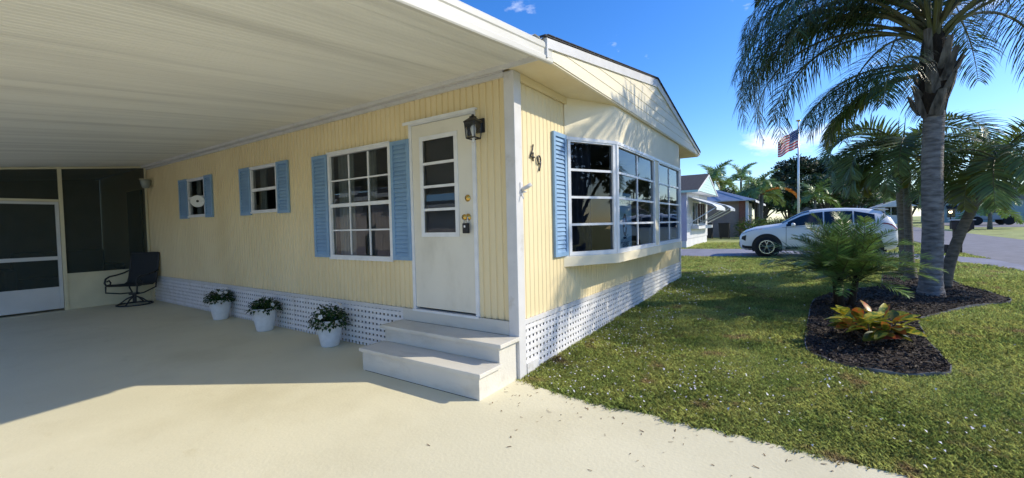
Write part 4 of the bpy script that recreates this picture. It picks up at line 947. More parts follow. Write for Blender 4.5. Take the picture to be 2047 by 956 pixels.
# ------------------------------------------------------------------ white SUV
car = thing('parked_suv', (14.5,-2.65,gz(14.5,0)), 'white compact SUV parked on the grey driveway next door', 'car')
CX, CYF, CG = 14.52, -.52, gz(14.5,0)
S_ = [0,.05,.2,.5,.9,1.25,1.55,1.85,2.15,2.6,3.05,3.5,3.85,4.0,4.12,4.22,4.27]
ZTOP = [.72,.82,.93,1.03,1.09,1.14,1.33,1.50,1.58,1.61,1.605,1.57,1.51,1.42,1.27,1.06,.86]
ZBEL = [.70,.77,.86,.94,.99,1.01,1.02,1.03,1.04,1.05,1.065,1.085,1.10,1.10,1.06,.96,.82]
ZBOT = [.34,.27,.22,.21,.21,.21,.21,.21,.21,.21,.21,.21,.23,.26,.29,.33,.40]
HW = [.60,.72,.82,.88,.905,.912,.915,.92,.92,.92,.92,.915,.90,.885,.86,.82,.76]
WT_ = [.52,.62,.70,.75,.77,.76,.70,.64,.62,.615,.61,.60,.60,.64,.68,.70,.68]
def ring(i):
    h, zb_, ze, zt_, wt = HW[i], ZBOT[i], ZBEL[i], ZTOP[i], WT_[i]
    half = [(0,zb_),(h*.80,zb_),(h*.97,zb_+.05),(h*.995,zb_+.16),(h,.60 if ze > .75 else (zb_+ze)/2),(h*.985,max(ze-.07,zb_+.2)),(h*.955,ze),(wt+.02,max(zt_-.055,ze+.004)),(wt-.06,max(zt_-.012,ze+.008)),(wt*.55,zt_+.004),(0,zt_+.008)]
    return half
rings = [ring(i) for i in range(len(S_))]; NR = 11
def cpt(i, k, sg): p = rings[i][k]; return Vector((CX+sg*p[0], CYF-S_[i], CG+p[1]))
mb = MB()
for sg in (-1, 1):
    vs = [cpt(i,k,sg) for i in range(len(S_)) for k in range(NR)]
    fs = [(i*NR+k,i*NR+k+1,(i+1)*NR+k+1,(i+1)*NR+k) for i in range(len(S_)-1) for k in range(NR-1)]
    if sg > 0: fs = [f[::-1] for f in fs]
    mb.add(vs, fs)
    for i in (0, len(S_)-1): mb.add([cpt(i,k,sg) for k in range(NR)], [tuple(range(NR))])
body = mb.build('body', MT['carwhite'], car, smooth=True)
def lerp_ring(s, k0, t, sg, off):
    i = max(j for j in range(len(S_)-1) if S_[j] <= s+1e-6); u = (s-S_[i])/(S_[i+1]-S_[i])
    a = cpt(i,k0,sg).lerp(cpt(i,k0+1,sg),t); b = cpt(i+1,k0,sg).lerp(cpt(i+1,k0+1,sg),t); p = a.lerp(b,u); return p+Vector((sg*off,0,off*.5))
def side_glass(name, s0, s1, sg, tb0=.06, tb1=.06, tt0=.93, tt1=.93, m='carglass', off=.008, k0=6, n=10):
    mb = MB(); vs = []
    for i in range(n+1):
        s = s0+(s1-s0)*i/n; u = i/n; vs += [lerp_ring(s,k0,tb0+(tb1-tb0)*u,sg,off), lerp_ring(s,k0,tt0+(tt1-tt0)*u,sg,off)]
    fs = [(2*i,2*i+1,2*i+3,2*i+2) for i in range(n)]
    if sg < 0: fs = [f[::-1] for f in fs]
    mb.add(vs, fs); return mb.build(name, MT[m], car, smooth=True)
for sg in (-1, 1):
    side_glass('side_window', 1.42, 2.42, sg, .10,.06,.80,.90); side_glass('side_window', 2.46, 3.18, sg, .06,.06,.90,.90); side_glass('side_window', 3.22, 3.72, sg, .06,.16,.90,.72)
    side_glass('sill_cladding', .95+.45, 3.0, sg, .0,.0,.9,.9, 'cladding', .010, 2, 8)
    # door seams
    for s in (1.42, 2.44, 3.2):
        mb = MB(); a = [lerp_ring(s,k0,t,sg,.004) for k0,t in ((3,.1),(4,.2),(5,.2),(6,.02))]; mb.tube(a, .005, 4); mb.build('door_seam', MT['seam'], car)
    mb = MB(); mb.tube([lerp_ring(s,5,.9,sg,.004) for s in (1.3,1.8,2.4,3.0,3.6,4.0)], .004, 4); mb.build('waist_line', MT['seam'], car)
    for s in (2.3, 3.08):
        mb = MB(); mb.tube([lerp_ring(s-.1,5,.4,sg,.025), lerp_ring(s+.1,5,.4,sg,.025)], .014, 6); mb.build('door_handle', MT['carwhite'], car)
    # mirror
    p = lerp_ring(1.62,6,.05,sg,.0); mb = MB(); mb.lathe([(.001,-.06),(.05,-.055),(.075,0),(.06,.05),(.001,.06)], p+Vector((sg*.10,0,.05)), 10, 'y'); mb.tube([p, p+Vector((sg*.06,0,.03))], .02, 6); mb.build('mirror', MT['carwhite'], car, smooth=True)
    # lamps
    side_glass('headlight', .10, .62, sg, .55,.82,.98,.98, 'lens', .010, 5, 6); side_glass('turn_lamp', .63, .72, sg, .80,.88,.98,.98, 'amber', .011, 5, 3)
    side_glass('tail_lamp', 3.88, 4.23, sg, .62,.25,.98,.92, 'redlens', .010, 5, 6)
    mb = MB(); q = [lerp_ring(.07,4,.05,sg,.01),lerp_ring(.21,3,.75,sg,.012),lerp_ring(.23,4,.75,sg,.012),lerp_ring(.09,4,.8,sg,.01)]; mb.add(q,[(0,1,2,3)] if sg > 0 else [(3,2,1,0)]); mb.build('fog_recess', MT['cladding'], car)
    side_glass('front_lip', .03, .45, sg, .0,.0,.9,.9, 'cladding', .011, 2, 5)
    for ws in (.86, 3.47):
        cy, cz_ = CYF-ws, CG+.345; xo = CX+sg*.90
        mb = MB(); n = 26
        for r0_, r1_, x0_, x1_ in ((.0,.455,.024,.030),):
            vs = []
            for k in range(n+1):
                a = R(-22)+(R(224))*k/n; vs += [(CX+sg*(.905+x0_), cy+r1_*math.cos(a), cz_+r1_*math.sin(a)), (CX+sg*(.905+x0_), cy+.33*math.cos(a), cz_+.33*math.sin(a)), (CX+sg*.87, cy+r1_*math.cos(a), cz_+r1_*math.sin(a)),(CX+sg*.80, cy+.33*math.cos(a), cz_+.33*math.sin(a))]
            fs = [f for k in range(n) for f in ((4*k,4*k+4,4*k+5,4*k+1),(4*k,4*k+2,4*k+6,4*k+4),(4*k+1,4*k+5,4*k+7,4*k+3))]
            mb.add(vs, fs)
        mb.lathe([(.001,0),(.40,0),(.40,sg*.006),(.001,sg*.006)], (CX+sg*.914,cy,cz_), 28, 'x'); mb.build('wheel_arch', MT['cladding'], car)
        mb = MB(); mb.lathe([(.22,-.11),(.335,-.10),(.345,-.05),(.345,.05),(.335,.10),(.24,.115),(.22,.09)], (CX+sg*.84,cy,cz_), 32, 'x', cap=False); wh = mb.build('wheel', MT['tyre'], car, smooth=True)
        mb = MB(); mb.lathe([(.001,0),(.235,0),(.235,sg*.012),(.001,sg*.012)], (CX+sg*.925,cy,cz_), 24, 'x'); mb.build('brake_disc', MT['seam'], wh)
        mb = MB(); mb.lathe([(.205,.0),(.235,.0),(.235,sg*.022),(.205,sg*.022)], (CX+sg*.938,cy,cz_), 30, 'x', cap=False); mb.lathe([(.001,0),(.05,0),(.045,sg*.02),(.001,sg*.022)], (CX+sg*.94,cy,cz_), 14, 'x')
        for k in range(5):
            a = 2*math.pi*k/5+.3
            for da in (-.16,.16):
                mb.tube([(CX+sg*.948,cy+.03*math.cos(a),cz_+.03*math.sin(a)),(CX+sg*.953,cy+.12*math.cos(a+da*.6),cz_+.12*math.sin(a+da*.6)),(CX+sg*.95,cy+.215*math.cos(a+da*1.6),cz_+.215*math.sin(a+da*1.6))], [.018,.015,.014], 5)
        mb.build('rim', MT['rim'], wh)
def top_glass(name, s0, s1, n=8):
    for_ = MB(); ks = [7,8,9,10]; cols = []
    for i in range(n+1):
        s = s0+(s1-s0)*i/n; row = [lerp_ring(s,k,0,-1,0) for k in ks[:-1]]+[lerp_ring(s,9,1,-1,0)]+[lerp_ring(s,k,0,1,0) for k in ks[:-1][::-1]]
        cols += [p+Vector((0,0,.010)) for p in row]
    for_.add(cols, [(i*7+k,(i+1)*7+k,(i+1)*7+k+1,i*7+k+1) for i in range(n) for k in range(6)]); for_.build(name, MT['carglass'], car, smooth=True)
top_glass('windscreen', 1.30, 2.06); top_glass('rear_window', 3.92, 4.13, 4)
mb = MB(); mb.prism([(CX-.6,CYF-3.72,CG+1.535),(CX+.6,CYF-3.72,CG+1.535),(CX+.58,CYF-4.06,CG+1.50),(CX-.58,CYF-4.06,CG+1.50)], (0,0,.03)); bevel(mb.build('spoiler', MT['carwhite'], car), .01)
mb = MB(); mb.box(CX-.42,CYF-.02,CG+.62,CX+.42,CYF+.03,CG+.70); mb.box(CX-.5,CYF-.03,CG+.36,CX+.5,CYF+.025,CG+.5); mb.build('grille', MT['cladding'], car)
mb = MB(); mb.box(CX-.6,CYF-4.30,CG+.36,CX+.6,CYF-4.22,CG+.55); mb.build('rear_bumper', MT['cladding'], car)
mb = MB(); mb.box(CX-.8,CYF-4.0,CG+.22,CX+.8,CYF-.3,CG+.30); mb.build('underbody', MT['cladding'], car)

# ------------------------------------------------------------------ next-door home with awnings
NX0, NX1, NY = 18.0, 23.6, 2.1; ng = gz(20,0)
nh = thing('neighbour_home', (NX0,NY,ng), 'white mobile home with pale teal gable and shingle roof beyond the driveway', 'mobile home')
box_part('base_wall', MT['nwhite'], nh, NX0+.02,NY+.03,ng-.1,NX1-.02,NY+9,ng+.45)
corr('wall_panel', (NX0,NY,0), X, -Y, NX1-NX0, ng+.4, 2.85, [(19.2-NX0,22.9-NX0,1.25,2.45)], nh, MT['nwhite'], pitch=.2, depth=.01)
corr('wall_panel', (NX0,NY,0), Y, -X, 9, ng+.3, 2.85, [], nh, MT['lilacwall'], pitch=.2, depth=.012, panel=10)
box_part('far_wall', MT['nwhite'], nh, NX1-.05,NY+.05,ng,NX1,NY+9,2.85); box_part('rear_wall', MT['nwhite'], nh, NX0+.05,NY+8.9,ng,NX1-.06,NY+9,2.85)
box_part('room_back', MT['interior'], nh, NX0+.1,NY+1.2,ng,NX1-.1,NY+1.25,2.8)
nrx, nrz, nyo = (NX0+NX1)/2, 3.86, NY-.55
for x0_, x1_ in ((NX0-.25,nrx),(NX1+.25,nrx)):
    mb = MB(); a = [(x0_,nyo,2.86),(x1_,nyo,nrz),(x1_,nyo,nrz+.05),(x0_,nyo,2.91)]; mb.prism(a if x0_ < x1_ else a[::-1], (0,10,0)); mb.build('roof', MT['shingle'], nh)
for k in range(7):
    za = 2.87+k*.135; zc = min(za+.135, nrz-.01); 
    def wl(z): return (nrz-z)/(nrz-2.86)*(NX1-NX0)/2*1.02
    if za > nrz-.04: break
    mb = MB(); mb.prism([(nrx-wl(za),nyo+.03-.012,za),(nrx+wl(za),nyo+.03-.012,za),(nrx+wl(zc),nyo+.03,zc),(nrx-wl(zc),nyo+.03,zc)], (0,.02,0)); mb.build('gable_board', MT['teal'], nh)
for sgn in (-1,1):
    mb = MB(); x0_ = nrx+sgn*(NX1-NX0)/2+sgn*.2; a = [(x0_,nyo-.005,2.80),(nrx,nyo-.005,nrz-.08),(nrx,nyo-.005,nrz),(x0_,nyo-.005,2.88)]; mb.prism(a, (0,.02,0)); mb.build('rake_board', MT['nwhite'], nh)
mb = MB(); mb.box(NX0-.2,nyo+.05,2.84,NX1+.2,NY-.002,2.858); mb.build('soffit', MT['nwhite'], nh)
mb = MB(); mb.box(NX0-.27,nyo,2.80,NX0-.20,NY+9,2.90); mb.build('gutter', MT['teal'], nh)
window((19.2,NY-.01,1.25), X, -Y, 3.7, 1.2, 5, 1, nh, MT['alum'], MT['glass'], fw=.06, mw=.07, sill=True)
box_part('window_ledge', MT['nwhite'], nh, 19.0,NY-.35,1.06,23.1,NY-.016,1.22)
def awning(name, x0, x1, zt_, zb_, out_, lab, m1, m2):
    t = thing(name, (x0,NY-.02,zt_), lab, 'awning'); n = int((x1-x0)/.28)
    for i in range(n):
        a = x0+(x1-x0)*i/n; b = x0+(x1-x0)*(i+1)/n; mb = MB(); pr_ = [(-.02,zt_),(-out_*.5,zt_-(zt_-zb_)*.42),(-out_*.85,zt_-(zt_-zb_)*.72),(-out_,zb_),(-out_*1.0,zb_-.14)]
        vs = [(x,NY+yy,zz) for x in (a,(a+b)/2,b-.004) for yy,zz in [(y_,z_+(.025 if x == (a+b)/2 else 0)) for y_,z_ in pr_]]; N = len(pr_)
        mb.add(vs, [(c*N+k,c*N+k+1,(c+1)*N+k+1,(c+1)*N+k) for c in range(2) for k in range(N-1)]); mb.build('awning_slat', m1 if i%2 == 0 else m2, t)
    for x in (x0+.05, x1-.05):
        mb = MB(); mb.tube([(x,NY-.03,zb_-.75),(x,NY-out_+.05,zb_-.02)], .022, 6); mb.build('awning_arm', MT['awning'], t)
        mb = MB(); mb.prism([(x,NY-.03,zt_-.03),(x,NY-out_*.85,zt_-(zt_-zb_)*.72-.03),(x,NY-out_+.02,zb_-.03)], (.012,0,0)); mb.build('awning_cheek', MT['awngrey'], t)
awning('window_awning', 18.3, 21.2, 2.62, 2.08, 1.25, 'white sheet metal awning over the teal gabled neighbour home window', MT['awning'], MT['awning'])
awning('window_awning', 21.5, 23.6, 2.62, 2.08, 1.45, 'grey sheet metal awning beyond the white awning next door', MT['awngrey'], MT['awning'])
# antenna behind
an = thing('roof_antenna', (24.5,4.4,3.0), 'thin tall radio mast behind the neighbour home', 'antenna')
mb = MB(); mb.tube([(24.5,4.4,2.4),(24.5,4.4,5.55)], .018, 5); mb.build('mast', MT['pole'], an)
mb = MB(); mb.tube([(24.2,4.4,4.7),(24.8,4.4,4.7)], .012, 4); mb.build('crossbar', MT['pole'], an)

# brown home with metal roof
bx = 29.0; bgz = gz(29,0)
bh_ = thing('brown_home', (bx,1.5,bgz), 'tan walled home with ribbed metal roof behind the bins', 'house')
box_part('wall', MT['brown'], bh_, bx,1.0,bgz-.1,bx+.12,9,2.95)
box_part('side_wall', MT['brown'], bh_, bx+3.0,.9,bgz-.1,bx+9,1.02,2.8)
for yy in (.62,): 
    box_part('brick_pier', MT['brick'], bh_, bx-.1,yy-.02,bgz-.1,bx+.3,yy+.36,2.75); box_part('post', MT['nwhite'], bh_, bx-.12,yy-.20,bgz-.1,bx+.02,yy-.025,2.7)
box_part('post', MT['nwhite'], bh_, bx+2.4,.45,bgz-.1,bx+2.55,.6,2.6); box_part('window', MT['carglass'], bh_, bx+4,.87,1.2,bx+6,.897,2.3); box_part('door', MT['black'], bh_, bx+2.7,.85,bgz,bx+2.99,.9,2.3)
mb = MB(); mb.prism([(bx-.6,.1,2.68),(bx+10,.1,2.68),(bx+10,.1,2.74),(bx-.6,.1,2.74)], (0,0,0)); 
pl = [(bx-.6,.0,2.72),(bx+10,.0,2.72),(bx+7.5,3.6,3.95),(bx+1.2,3.6,3.95)]
mb = MB(); mb.prism(pl, (0,0,.06)); mb.build('roof', MT['metalroof'], bh_)
mb = MB(); mb.prism([(bx-.6,.0,2.72),(bx+1.2,3.6,3.95),(bx+1.2,6,3.95),(bx-.6,9.5,2.72)], (0,0,.06)); mb.build('roof', MT['metalroof'], bh_)
for i in range(7):
    u = (i+.5)/7; a = Vector((bx-.6,.0+9.5*u,2.785)); b = Vector((bx+1.2,3.6+2.4*u,4.015)); mb = MB(); mb.tube([a,b], .03, 4); mb.build('roof_seam', MT['metalroof'], bh_)
box_part('eave_fascia', MT['nwhite'], bh_, bx-.62,-.04,2.60,bx+10,-.005,2.74)
def wheelie(loc, lab, lidm):
    t = thing('wheelie_bin', loc, lab, 'bin', 'bins against the tan wall'); x,y,z = loc; mb = MB()
    a, b = .25, .31; vs = [(x-a,y-a,z+.05),(x+a,y-a,z+.05),(x+a,y+a,z+.05),(x-a,y+a,z+.05),(x-b,y-b,z+.95),(x+b,y-b,z+.95),(x+b,y+b,z+.95),(x-b,y+b,z+.95)]
    mb.add(vs,[(0,3,2,1),(4,5,6,7),(0,1,5,4),(1,2,6,5),(2,3,7,6),(3,0,4,7)]); mb.build('bin_body', MT['bin'], t)
    mb = MB(); mb.box(x-b-.02,y-b-.02,z+.955,x+b+.05,y+b+.02,z+1.01); bevel(mb.build('lid', lidm, t), .02)
    for s in (-1,1): mb = MB(); mb.lathe([(.001,-.03),(.10,-.03),(.10,.03),(.001,.03)], (x+.26,y+s*.24,z+.1), 12, 'y'); mb.build('wheel', MT['tyre'], t)
wheelie((26.9,2.62,gz(27,0)), 'black wheelie bin half hidden by the white home corner', MT['bin'])
wheelie((26.9,1.62,gz(27,0)), 'black wheelie bin in the open before the tan wall', MT['bin'])

# ------------------------------------------------------------------ flagpole and flag
fx, fy, fg = 27.45, -2.33, gz(27.45,0)
fp = thing('flagpole', (fx,fy,fg), 'tall silver flagpole standing behind the white SUV', 'flagpole')
mb = MB(); mb.tube([(fx,fy,fg-.1),(fx,fy,4),(fx,fy,7.25)], [.075,.055,.035], 12); mb.build('pole', MT['pole'], fp, smooth=True)
mb = MB(); mb.lathe([(.001,0),(.09,.03),(.16,.06),(.09,.10),(.001,.12)], (fx,fy,7.24), 14); mb.build('finial', MT['brass'], fp, smooth=True)
fg_ = tag(bpy.data.objects.new('flag', None), 'stars and stripes flag flying from the silver pole', 'flag'); COL.objects.link(fg_); fg_.location = (fx,fy,6.8)
fd = Vector((-.1,1,0)).normalized(); NS, NT = 30, 26; FW, FH = 1.62, 1.12
def fpt(u, v):
    a = u*FW; sagz = -.62*u**1.15; d = .10*math.sin(a*6+v*1.5)*u+.05*math.sin(a*11-v*3)
    return Vector((fx-.05,fy+.04,6.80))+fd*a*.62+Vector((d,0,sagz-v*FH*(1-.10*u)+.06*math.sin(a*7+v*2)*u))
mats_ = [MT['fwhite'],MT['fred'],MT['fblue']]
def fpart(name, i0, i1, j0, j1, m):
    mb = MB(); vs = [fpt(i/NS, j/NT) for j in range(j0, j1+1) for i in range(i0, i1+1)]; nn = i1-i0+1
    mb.add(vs, [(j*nn+i,j*nn+i+1,(j+1)*nn+i+1,(j+1)*nn+i) for j in range(j1-j0) for i in range(i1-i0)]); return mb.build(name, m, fg_, smooth=True)
for s in range(13): fpart('stripe', 12 if s < 7 else 0, NS, 2*s, 2*s+2, mats_[1] if s%2 == 0 else mats_[0])
fpart('canton', 0, 12, 0, 14, mats_[2])
mb = MB()
for r_i in range(5):
    for c_i in range(6):
        p = fpt((c_i+.5)/6*12/NS, (r_i+.5)/5*14/NT)
        for off in (-.012,.012): mb.add([p+Vector((off,0,0))+fd*(.042*(1 if k%2 == 0 else .45))*math.cos(k*math.pi/5)+Z*(.042*(1 if k%2 == 0 else .45))*math.sin(k*math.pi/5) for k in range(10)], [tuple(range(10))])
mb.build('stars', MT['fwhite'], fg_)

# ------------------------------------------------------------------ mailbox
mx_, my_, mg = 16.6, -6.78, gz(16.6,0)
ml = thing('mailbox', (mx_,my_,mg), 'dark brown wooden mailbox post with box near the road', 'mailbox')
box_part('post', MT['mailbrown'], ml, mx_-.09,my_+.0,mg-.1,mx_+.09,my_+.2,.98)
mb = MB(); pr_ = [(-.13,0),(-.13,.18),(-.10,.26),(0,.29),(.10,.26),(.13,.18),(.13,0)]
mb.prism([(mx_+a,my_-.26,.985+b) for a,b in pr_], (0,.52,0)); mb.build('box', MT['mailbrown'], ml)
mb = MB(); mb.box(mx_-.155,my_-.29,1.277,mx_+.155,my_+.29,1.30); mb.build('cap', MT['nwhite'], ml)
mb = MB(); mb.prism([(mx_-.03,my_-.02,.75),(mx_-.03,my_-.24,.98),(mx_-.03,my_-.02,.98)], (.06,0,0)); mb.build('brace', MT['mailbrown'], ml)
pb = thing('planter_box', (16.6,-6.33,mg), 'low dark planter box at the foot of the mailbox', 'planter box')
for nm, b in (('side',(16.4,-6.52,mg-.02,16.44,-6.16,mg+.29)),('side',(16.8,-6.52,mg-.02,16.84,-6.16,mg+.29)),('side',(16.441,-6.52,mg-.02,16.799,-6.48,mg+.29)),('side',(16.441,-6.20,mg-.02,16.799,-6.16,mg+.29)),('soil',(16.441,-6.479,mg,16.799,-6.201,mg+.25))): box_part(nm, MT['mailbrown'] if nm == 'side' else MT['soil'], pb, *b)

# ------------------------------------------------------------------ background trees
def leafy(mb, c, r, n, ls, rr, flat=1.0):
    for i in range(n):
        d = Vector((rr.gauss(0,1),rr.gauss(0,1),rr.gauss(0,1))).normalized(); p = c+Vector((d.x*r,d.y*r,d.z*r*flat))*rr.uniform(.55,1.05)
        a = Vector((rr.gauss(0,1),rr.gauss(0,1),rr.gauss(0,.7))).normalized(); b = a.cross(d+Vector((.1,.2,.3))); b = b.normalized() if b.length > .01 else Z
        l = ls*rr.uniform(.6,1.3); mb.add([p-a*l*.5, p+b*l*.24, p+a*l*.5, p-b*l*.24], [(0,1,2,3)])
def tree(name, base, h, cr, lab, m, seed, n=26, per=170, ls=.35, trunk_h=.35, group=None, flat=.8, cat='tree'):
    rr = random.Random(seed); base = Vector(base); t = thing(name, base, lab, cat, group)
    mb = MB(); top = base+Z*h*.6; mb.tube([base-Z*.1, base+Z*h*trunk_h*.5+Vector((.1,0,0)), base+Z*h*trunk_h, top], [cr*.09,cr*.07,cr*.06,cr*.02], 8)
    cs = []
    for i in range(n):
        a = rr.uniform(0,6.28); el = rr.uniform(-.25,1.0); q = rr.uniform(.35,.95); c = base+Z*(h*(trunk_h+(1-trunk_h)*.45))+Vector((math.cos(a)*cr*q*math.cos(el), math.sin(a)*cr*q*math.cos(el), math.sin(el)*h*(1-trunk_h)*.48)); cs.append(c)
        if i%3 == 0: mb.tube([base+Z*h*trunk_h, (base+Z*h*trunk_h).lerp(c,.5)+Z*.1*cr, c], [cr*.035,cr*.025,cr*.008], 5)
    mb.build('trunk', MT['bark'], t)
    mb = MB()
    for c in cs: leafy(mb, c, cr*rr.uniform(.20,.38), per, ls, rr, flat)
    mb.build('crown', m, t); return t
def g3(x, y): return (x, y, gz(x,y))
GB = 'trees beyond the flagpole'
tree('oak_tree', g3(58,-2.4), 8.3, 3.4, 'dark dense broadleaf tree with rounded top behind the flag', MT['oakleaf'], 1, 30, 190, .42, .2, GB)
tree('oak_tree', g3(60,-6.6), 8.2, 3.5, 'dark dense tree with pointed top just past the flagpole', MT['oakleaf'], 2, 30, 190, .42, .2, GB)
tree('bushy_tree', g3(47,-4.6), 5.6, 2.5, 'mid green bushy tree above the SUV roof', MT['treeleaf'], 3, 28, 190, .30, .15, GB)
tree('bushy_tree', g3(50,-7.0), 5.4, 2.4, 'mid green bushy tree behind the SUV tail', MT['treeleaf'], 4, 26, 190, .30, .15, GB)
tree('bushy_tree', g3(46,-1.6), 4.2, 2.1, 'low leafy tree below the orange frond', MT['treeleaf'], 5, 22, 170, .28, .12, GB)
tree('bushy_tree', g3(62,1.6), 6.0, 3.0, 'dark green tree behind the clustered palm', MT['oakleaf'], 6, 26, 170, .4, .15, GB)
tree('bushy_tree', g3(72,-11.6), 5.2, 2.6, 'rounded green tree between the slender trunks', MT['treeleaf'], 8, 24, 150, .4, .15, GB)
tree('pale_tree', g3(52,-13.3), 5.2, 2.0, 'airy pale leaved tree right of the thick trunk', MT['paleleaf'], 9, 24, 110, .22, .2, GB)
tree('pale_tree', g3(66,-17.0), 4.6, 2.3, 'grey green tree in front of the far grey roof', MT['paleleaf'], 10, 22, 140, .3, .2, GB)
tree('tall_tree', g3(75,-23.0), 9.8, 2.6, 'tall green tree peeking over the leaning palm fronds', MT['treeleaf'], 11, 24, 150, .45, .35, GB)
FARL = ['far dark tree behind the SUV rear window', 'far dark tree behind the clustered palm crown', 'far green tree behind the white home between slender trunks', 'far dark tree behind the long grey roof', 'far green tree behind the metal roofed home', 'far dark tree at the right picture edge', 'far tall tree behind the shingle roof next door', 'far low dark tree behind the pale leaved tree']
for i,(x,y,h,r,m) in enumerate([(90,-6,6,4,'oakleaf'),(95,3,7,4.5,'oakleaf'),(100,-14,6,4,'treeleaf'),(105,-24,6.5,4,'oakleaf'),(85,9,7,4.5,'treeleaf'),(110,-33,7,4.5,'oakleaf'),(80,16,8,4.5,'oakleaf'),(98,-19,5.5,3.6,'oakleaf')]):
    tree('far_tree', g3(x,y), h, r, FARL[i], MT[m], 40+i, 20, 120, .6, .12, 'far row of trees')
for i,(x,y,h,r) in enumerate([(-1,-17,6.0,3.2),(4.5,-18,6.5,3.4),(10,-19,5.5,3.2)]):
    tree('street_tree', (x,y,gz(x,y)), h, r, ['leafy tree across the road mirrored in the first bay pane','leafy tree across the road mirrored in the middle bay panes','leafy tree across the road mirrored in the last bay panes'][i], MT['oakleaf'], 60+i, 22, 130, .4, .15, 'trees across the road')
# shrubs
def bush(base, r, h, lab, m, seed, n=260, ls=.3):
    rr = random.Random(seed); base = Vector(base); t = thing('shrub', base, lab, 'shrub')
    mb = MB()
    for i in range(14):
        a = rr.uniform(0,6.28); mb.tube([base-Z*.05, base+Vector((math.cos(a)*r*.3,math.sin(a)*r*.3,h*.5)), base+Vector((math.cos(a)*r*.7,math.sin(a)*r*.7,h*.85))], .012, 4)
    mb.build('stems', MT['bark'], t); mb = MB()
    for i in range(n):
        a = rr.uniform(0,6.28); q = rr.random()**.5*r; z = rr.uniform(.12,1)*h*(1-.45*(q/r)**2); p = base+Vector((math.cos(a)*q,math.sin(a)*q,z))
        leafquad(mb, p, Vector((math.cos(a+rr.uniform(-1,1)),math.sin(a+rr.uniform(-1,1)),rr.uniform(-.3,.9))), Z, ls*rr.uniform(.7,1.3), ls*.28)
    mb.build('leaves', m, t); return t
bush(g3(27.6,.12), .85, 1.45, 'bright yellow green shrub by the brick pier', MT['bushleaf'], 1, 420, .32)
bush(g3(30.0,-.9), .9, 1.3, 'dark green low shrub right of the clustered palm trunk', MT['treeleaf'], 2, 380, .32)
bush(g3(33,-1.4), 1.0, 1.2, 'mixed green shrub behind the SUV bonnet', MT['bushleaf'], 3, 380, .3)
bush(g3(37,-2.6), 1.2, 1.5, 'grey green shrub below the flagpole', MT['paleleaf'], 4, 380, .3)
# palms of the background
bm = [frond_mesh(400+i, L_, e, dr, .62, .05, 46, .16, vee=.35, mats=[MT['datel'],MT['rachis']], jitter=.2, rr0=.03) for i,(L_,e,dr) in enumerate([(2.5,R(62),R(125)),(2.4,R(35),R(105)),(2.2,R(8),R(80)),(2.3,R(80),R(70))])]
bmd = frond_mesh(430, 3.3, R(38), R(120), .42, .07, 60, .10, vee=.5, mats=[MT['dead'],MT['dead']], rr0=.04)
bmy = frond_mesh(431, 2.3, R(28), R(105), .55, .055, 46, .2, vee=.3, mats=[MT['frondy'],MT['rachis']])
def bgpalm(base, h, lab, n=16, sc=1.0, trunks=1, seed=1, yel=(), dead=()):
    rr = random.Random(seed); base = Vector(base); t = thing('clustered_palm' if trunks > 1 else 'garden_palm', base, lab, 'palm tree', 'palms down the street')
    for k in range(trunks):
        a = 6.28*k/max(trunks,1); d = Vector((math.cos(a),math.sin(a),0))*(.16 if trunks > 1 else 0); mb = MB()
        mb.tube([base+d*.6-Z*.1, base+d+Z*h*.5, base+d*1.3+Z*h], [.15*sc,.115*sc,.10*sc], 9); mb.build('trunk', MT['greytrunk'], t, smooth=True)
    top = base+Z*h
    for j in range(n): place_frond(t, bm[j%4], top+Z*rr.uniform(-.1,.2), R(j*137.5), roll=rr.uniform(-.2,.2), sc=sc*rr.uniform(.85,1.1))
    for az in yel: place_frond(t, bmy, top, R(az), sc=sc)
    for az in dead: place_frond(t, bmd, top-Z*.15, R(az), sc=sc)
    return t
bgpalm(g3(32,.03), 2.9, 'clustered palm with pale trunks and one orange frond over the SUV bonnet', 22, 1.0, 4, 1, yel=(110,125,80,150), dead=(292,))
bgpalm(g3(38,3.9), 4.3, 'palm with hanging fronds rising behind the metal roof', 18, 1.15, 1, 2, yel=(200,))
bgpalm(g3(44,2.3), 4.8, 'feathery palm behind the clustered palm', 16, 1.0, 1, 3)
bgpalm(g3(43,-3.6), 2.6, 'palm among the bushes over the SUV roof', 16, .95, 1, 4)
bgpalm(g3(52,-5.8), 1.6, 'low golden palm behind the SUV roof', 14, .9, 1, 5, yel=(90,130,200,250,300))
bgpalm(g3(64,-11.0), 2.6, 'small far palm between the slender trunks', 14, 1.0, 1, 6)
bgpalm(g3(40,-13.5), 1.2, 'low palm beyond the road at the picture edge', 14, 1.0, 1, 7)

# ------------------------------------------------------------------ far houses, pickup, lamp
def far_house(x0, y0, x1, y1, h, lab, wm, rm, roof_h=1.0, name='far_house', win=True):
    g = gz((x0+x1)/2,0); t = thing(name, (x0,(y0+y1)/2,g), lab, 'house', 'houses down the street')
    box_part('wall', wm, t, x0,y0,g-.1,x1,y1,g+h)
    ym = (y0+y1)/2; mb = MB(); mb.prism([(x0-.4,y0-.4,g+h),(x0-.4,y1+.4,g+h),(x0-.4,ym,g+h+roof_h)], (x1-x0+.8,0,0)); mb.build('roof', rm, t)
    if win:
        for k in (.3,.7):
            yy = y0+(y1-y0)*k; f = box_part('window', MT['alum'], t, x0-.04,yy-.55,g+.9,x0-.002,yy+.55,g+1.9)
            for s in (-1,1): box_part('pane', MT['carglass'], f, x0-.05,yy+s*.26-.23,g+.95,x0-.041,yy+s*.26+.23,g+1.85)
    return t
far_house(62,-17.2,70,-15.3,2.35, 'pale teal house end right of the thick trunk', MT['tealhouse'], MT['tealhouse'], .6, win=False)
t = far_house(63,-26,72,-17.3,2.3, 'long teal grey house with grey roof behind the pickup', MT['tealhouse'], MT['greyroof'], 1.3)
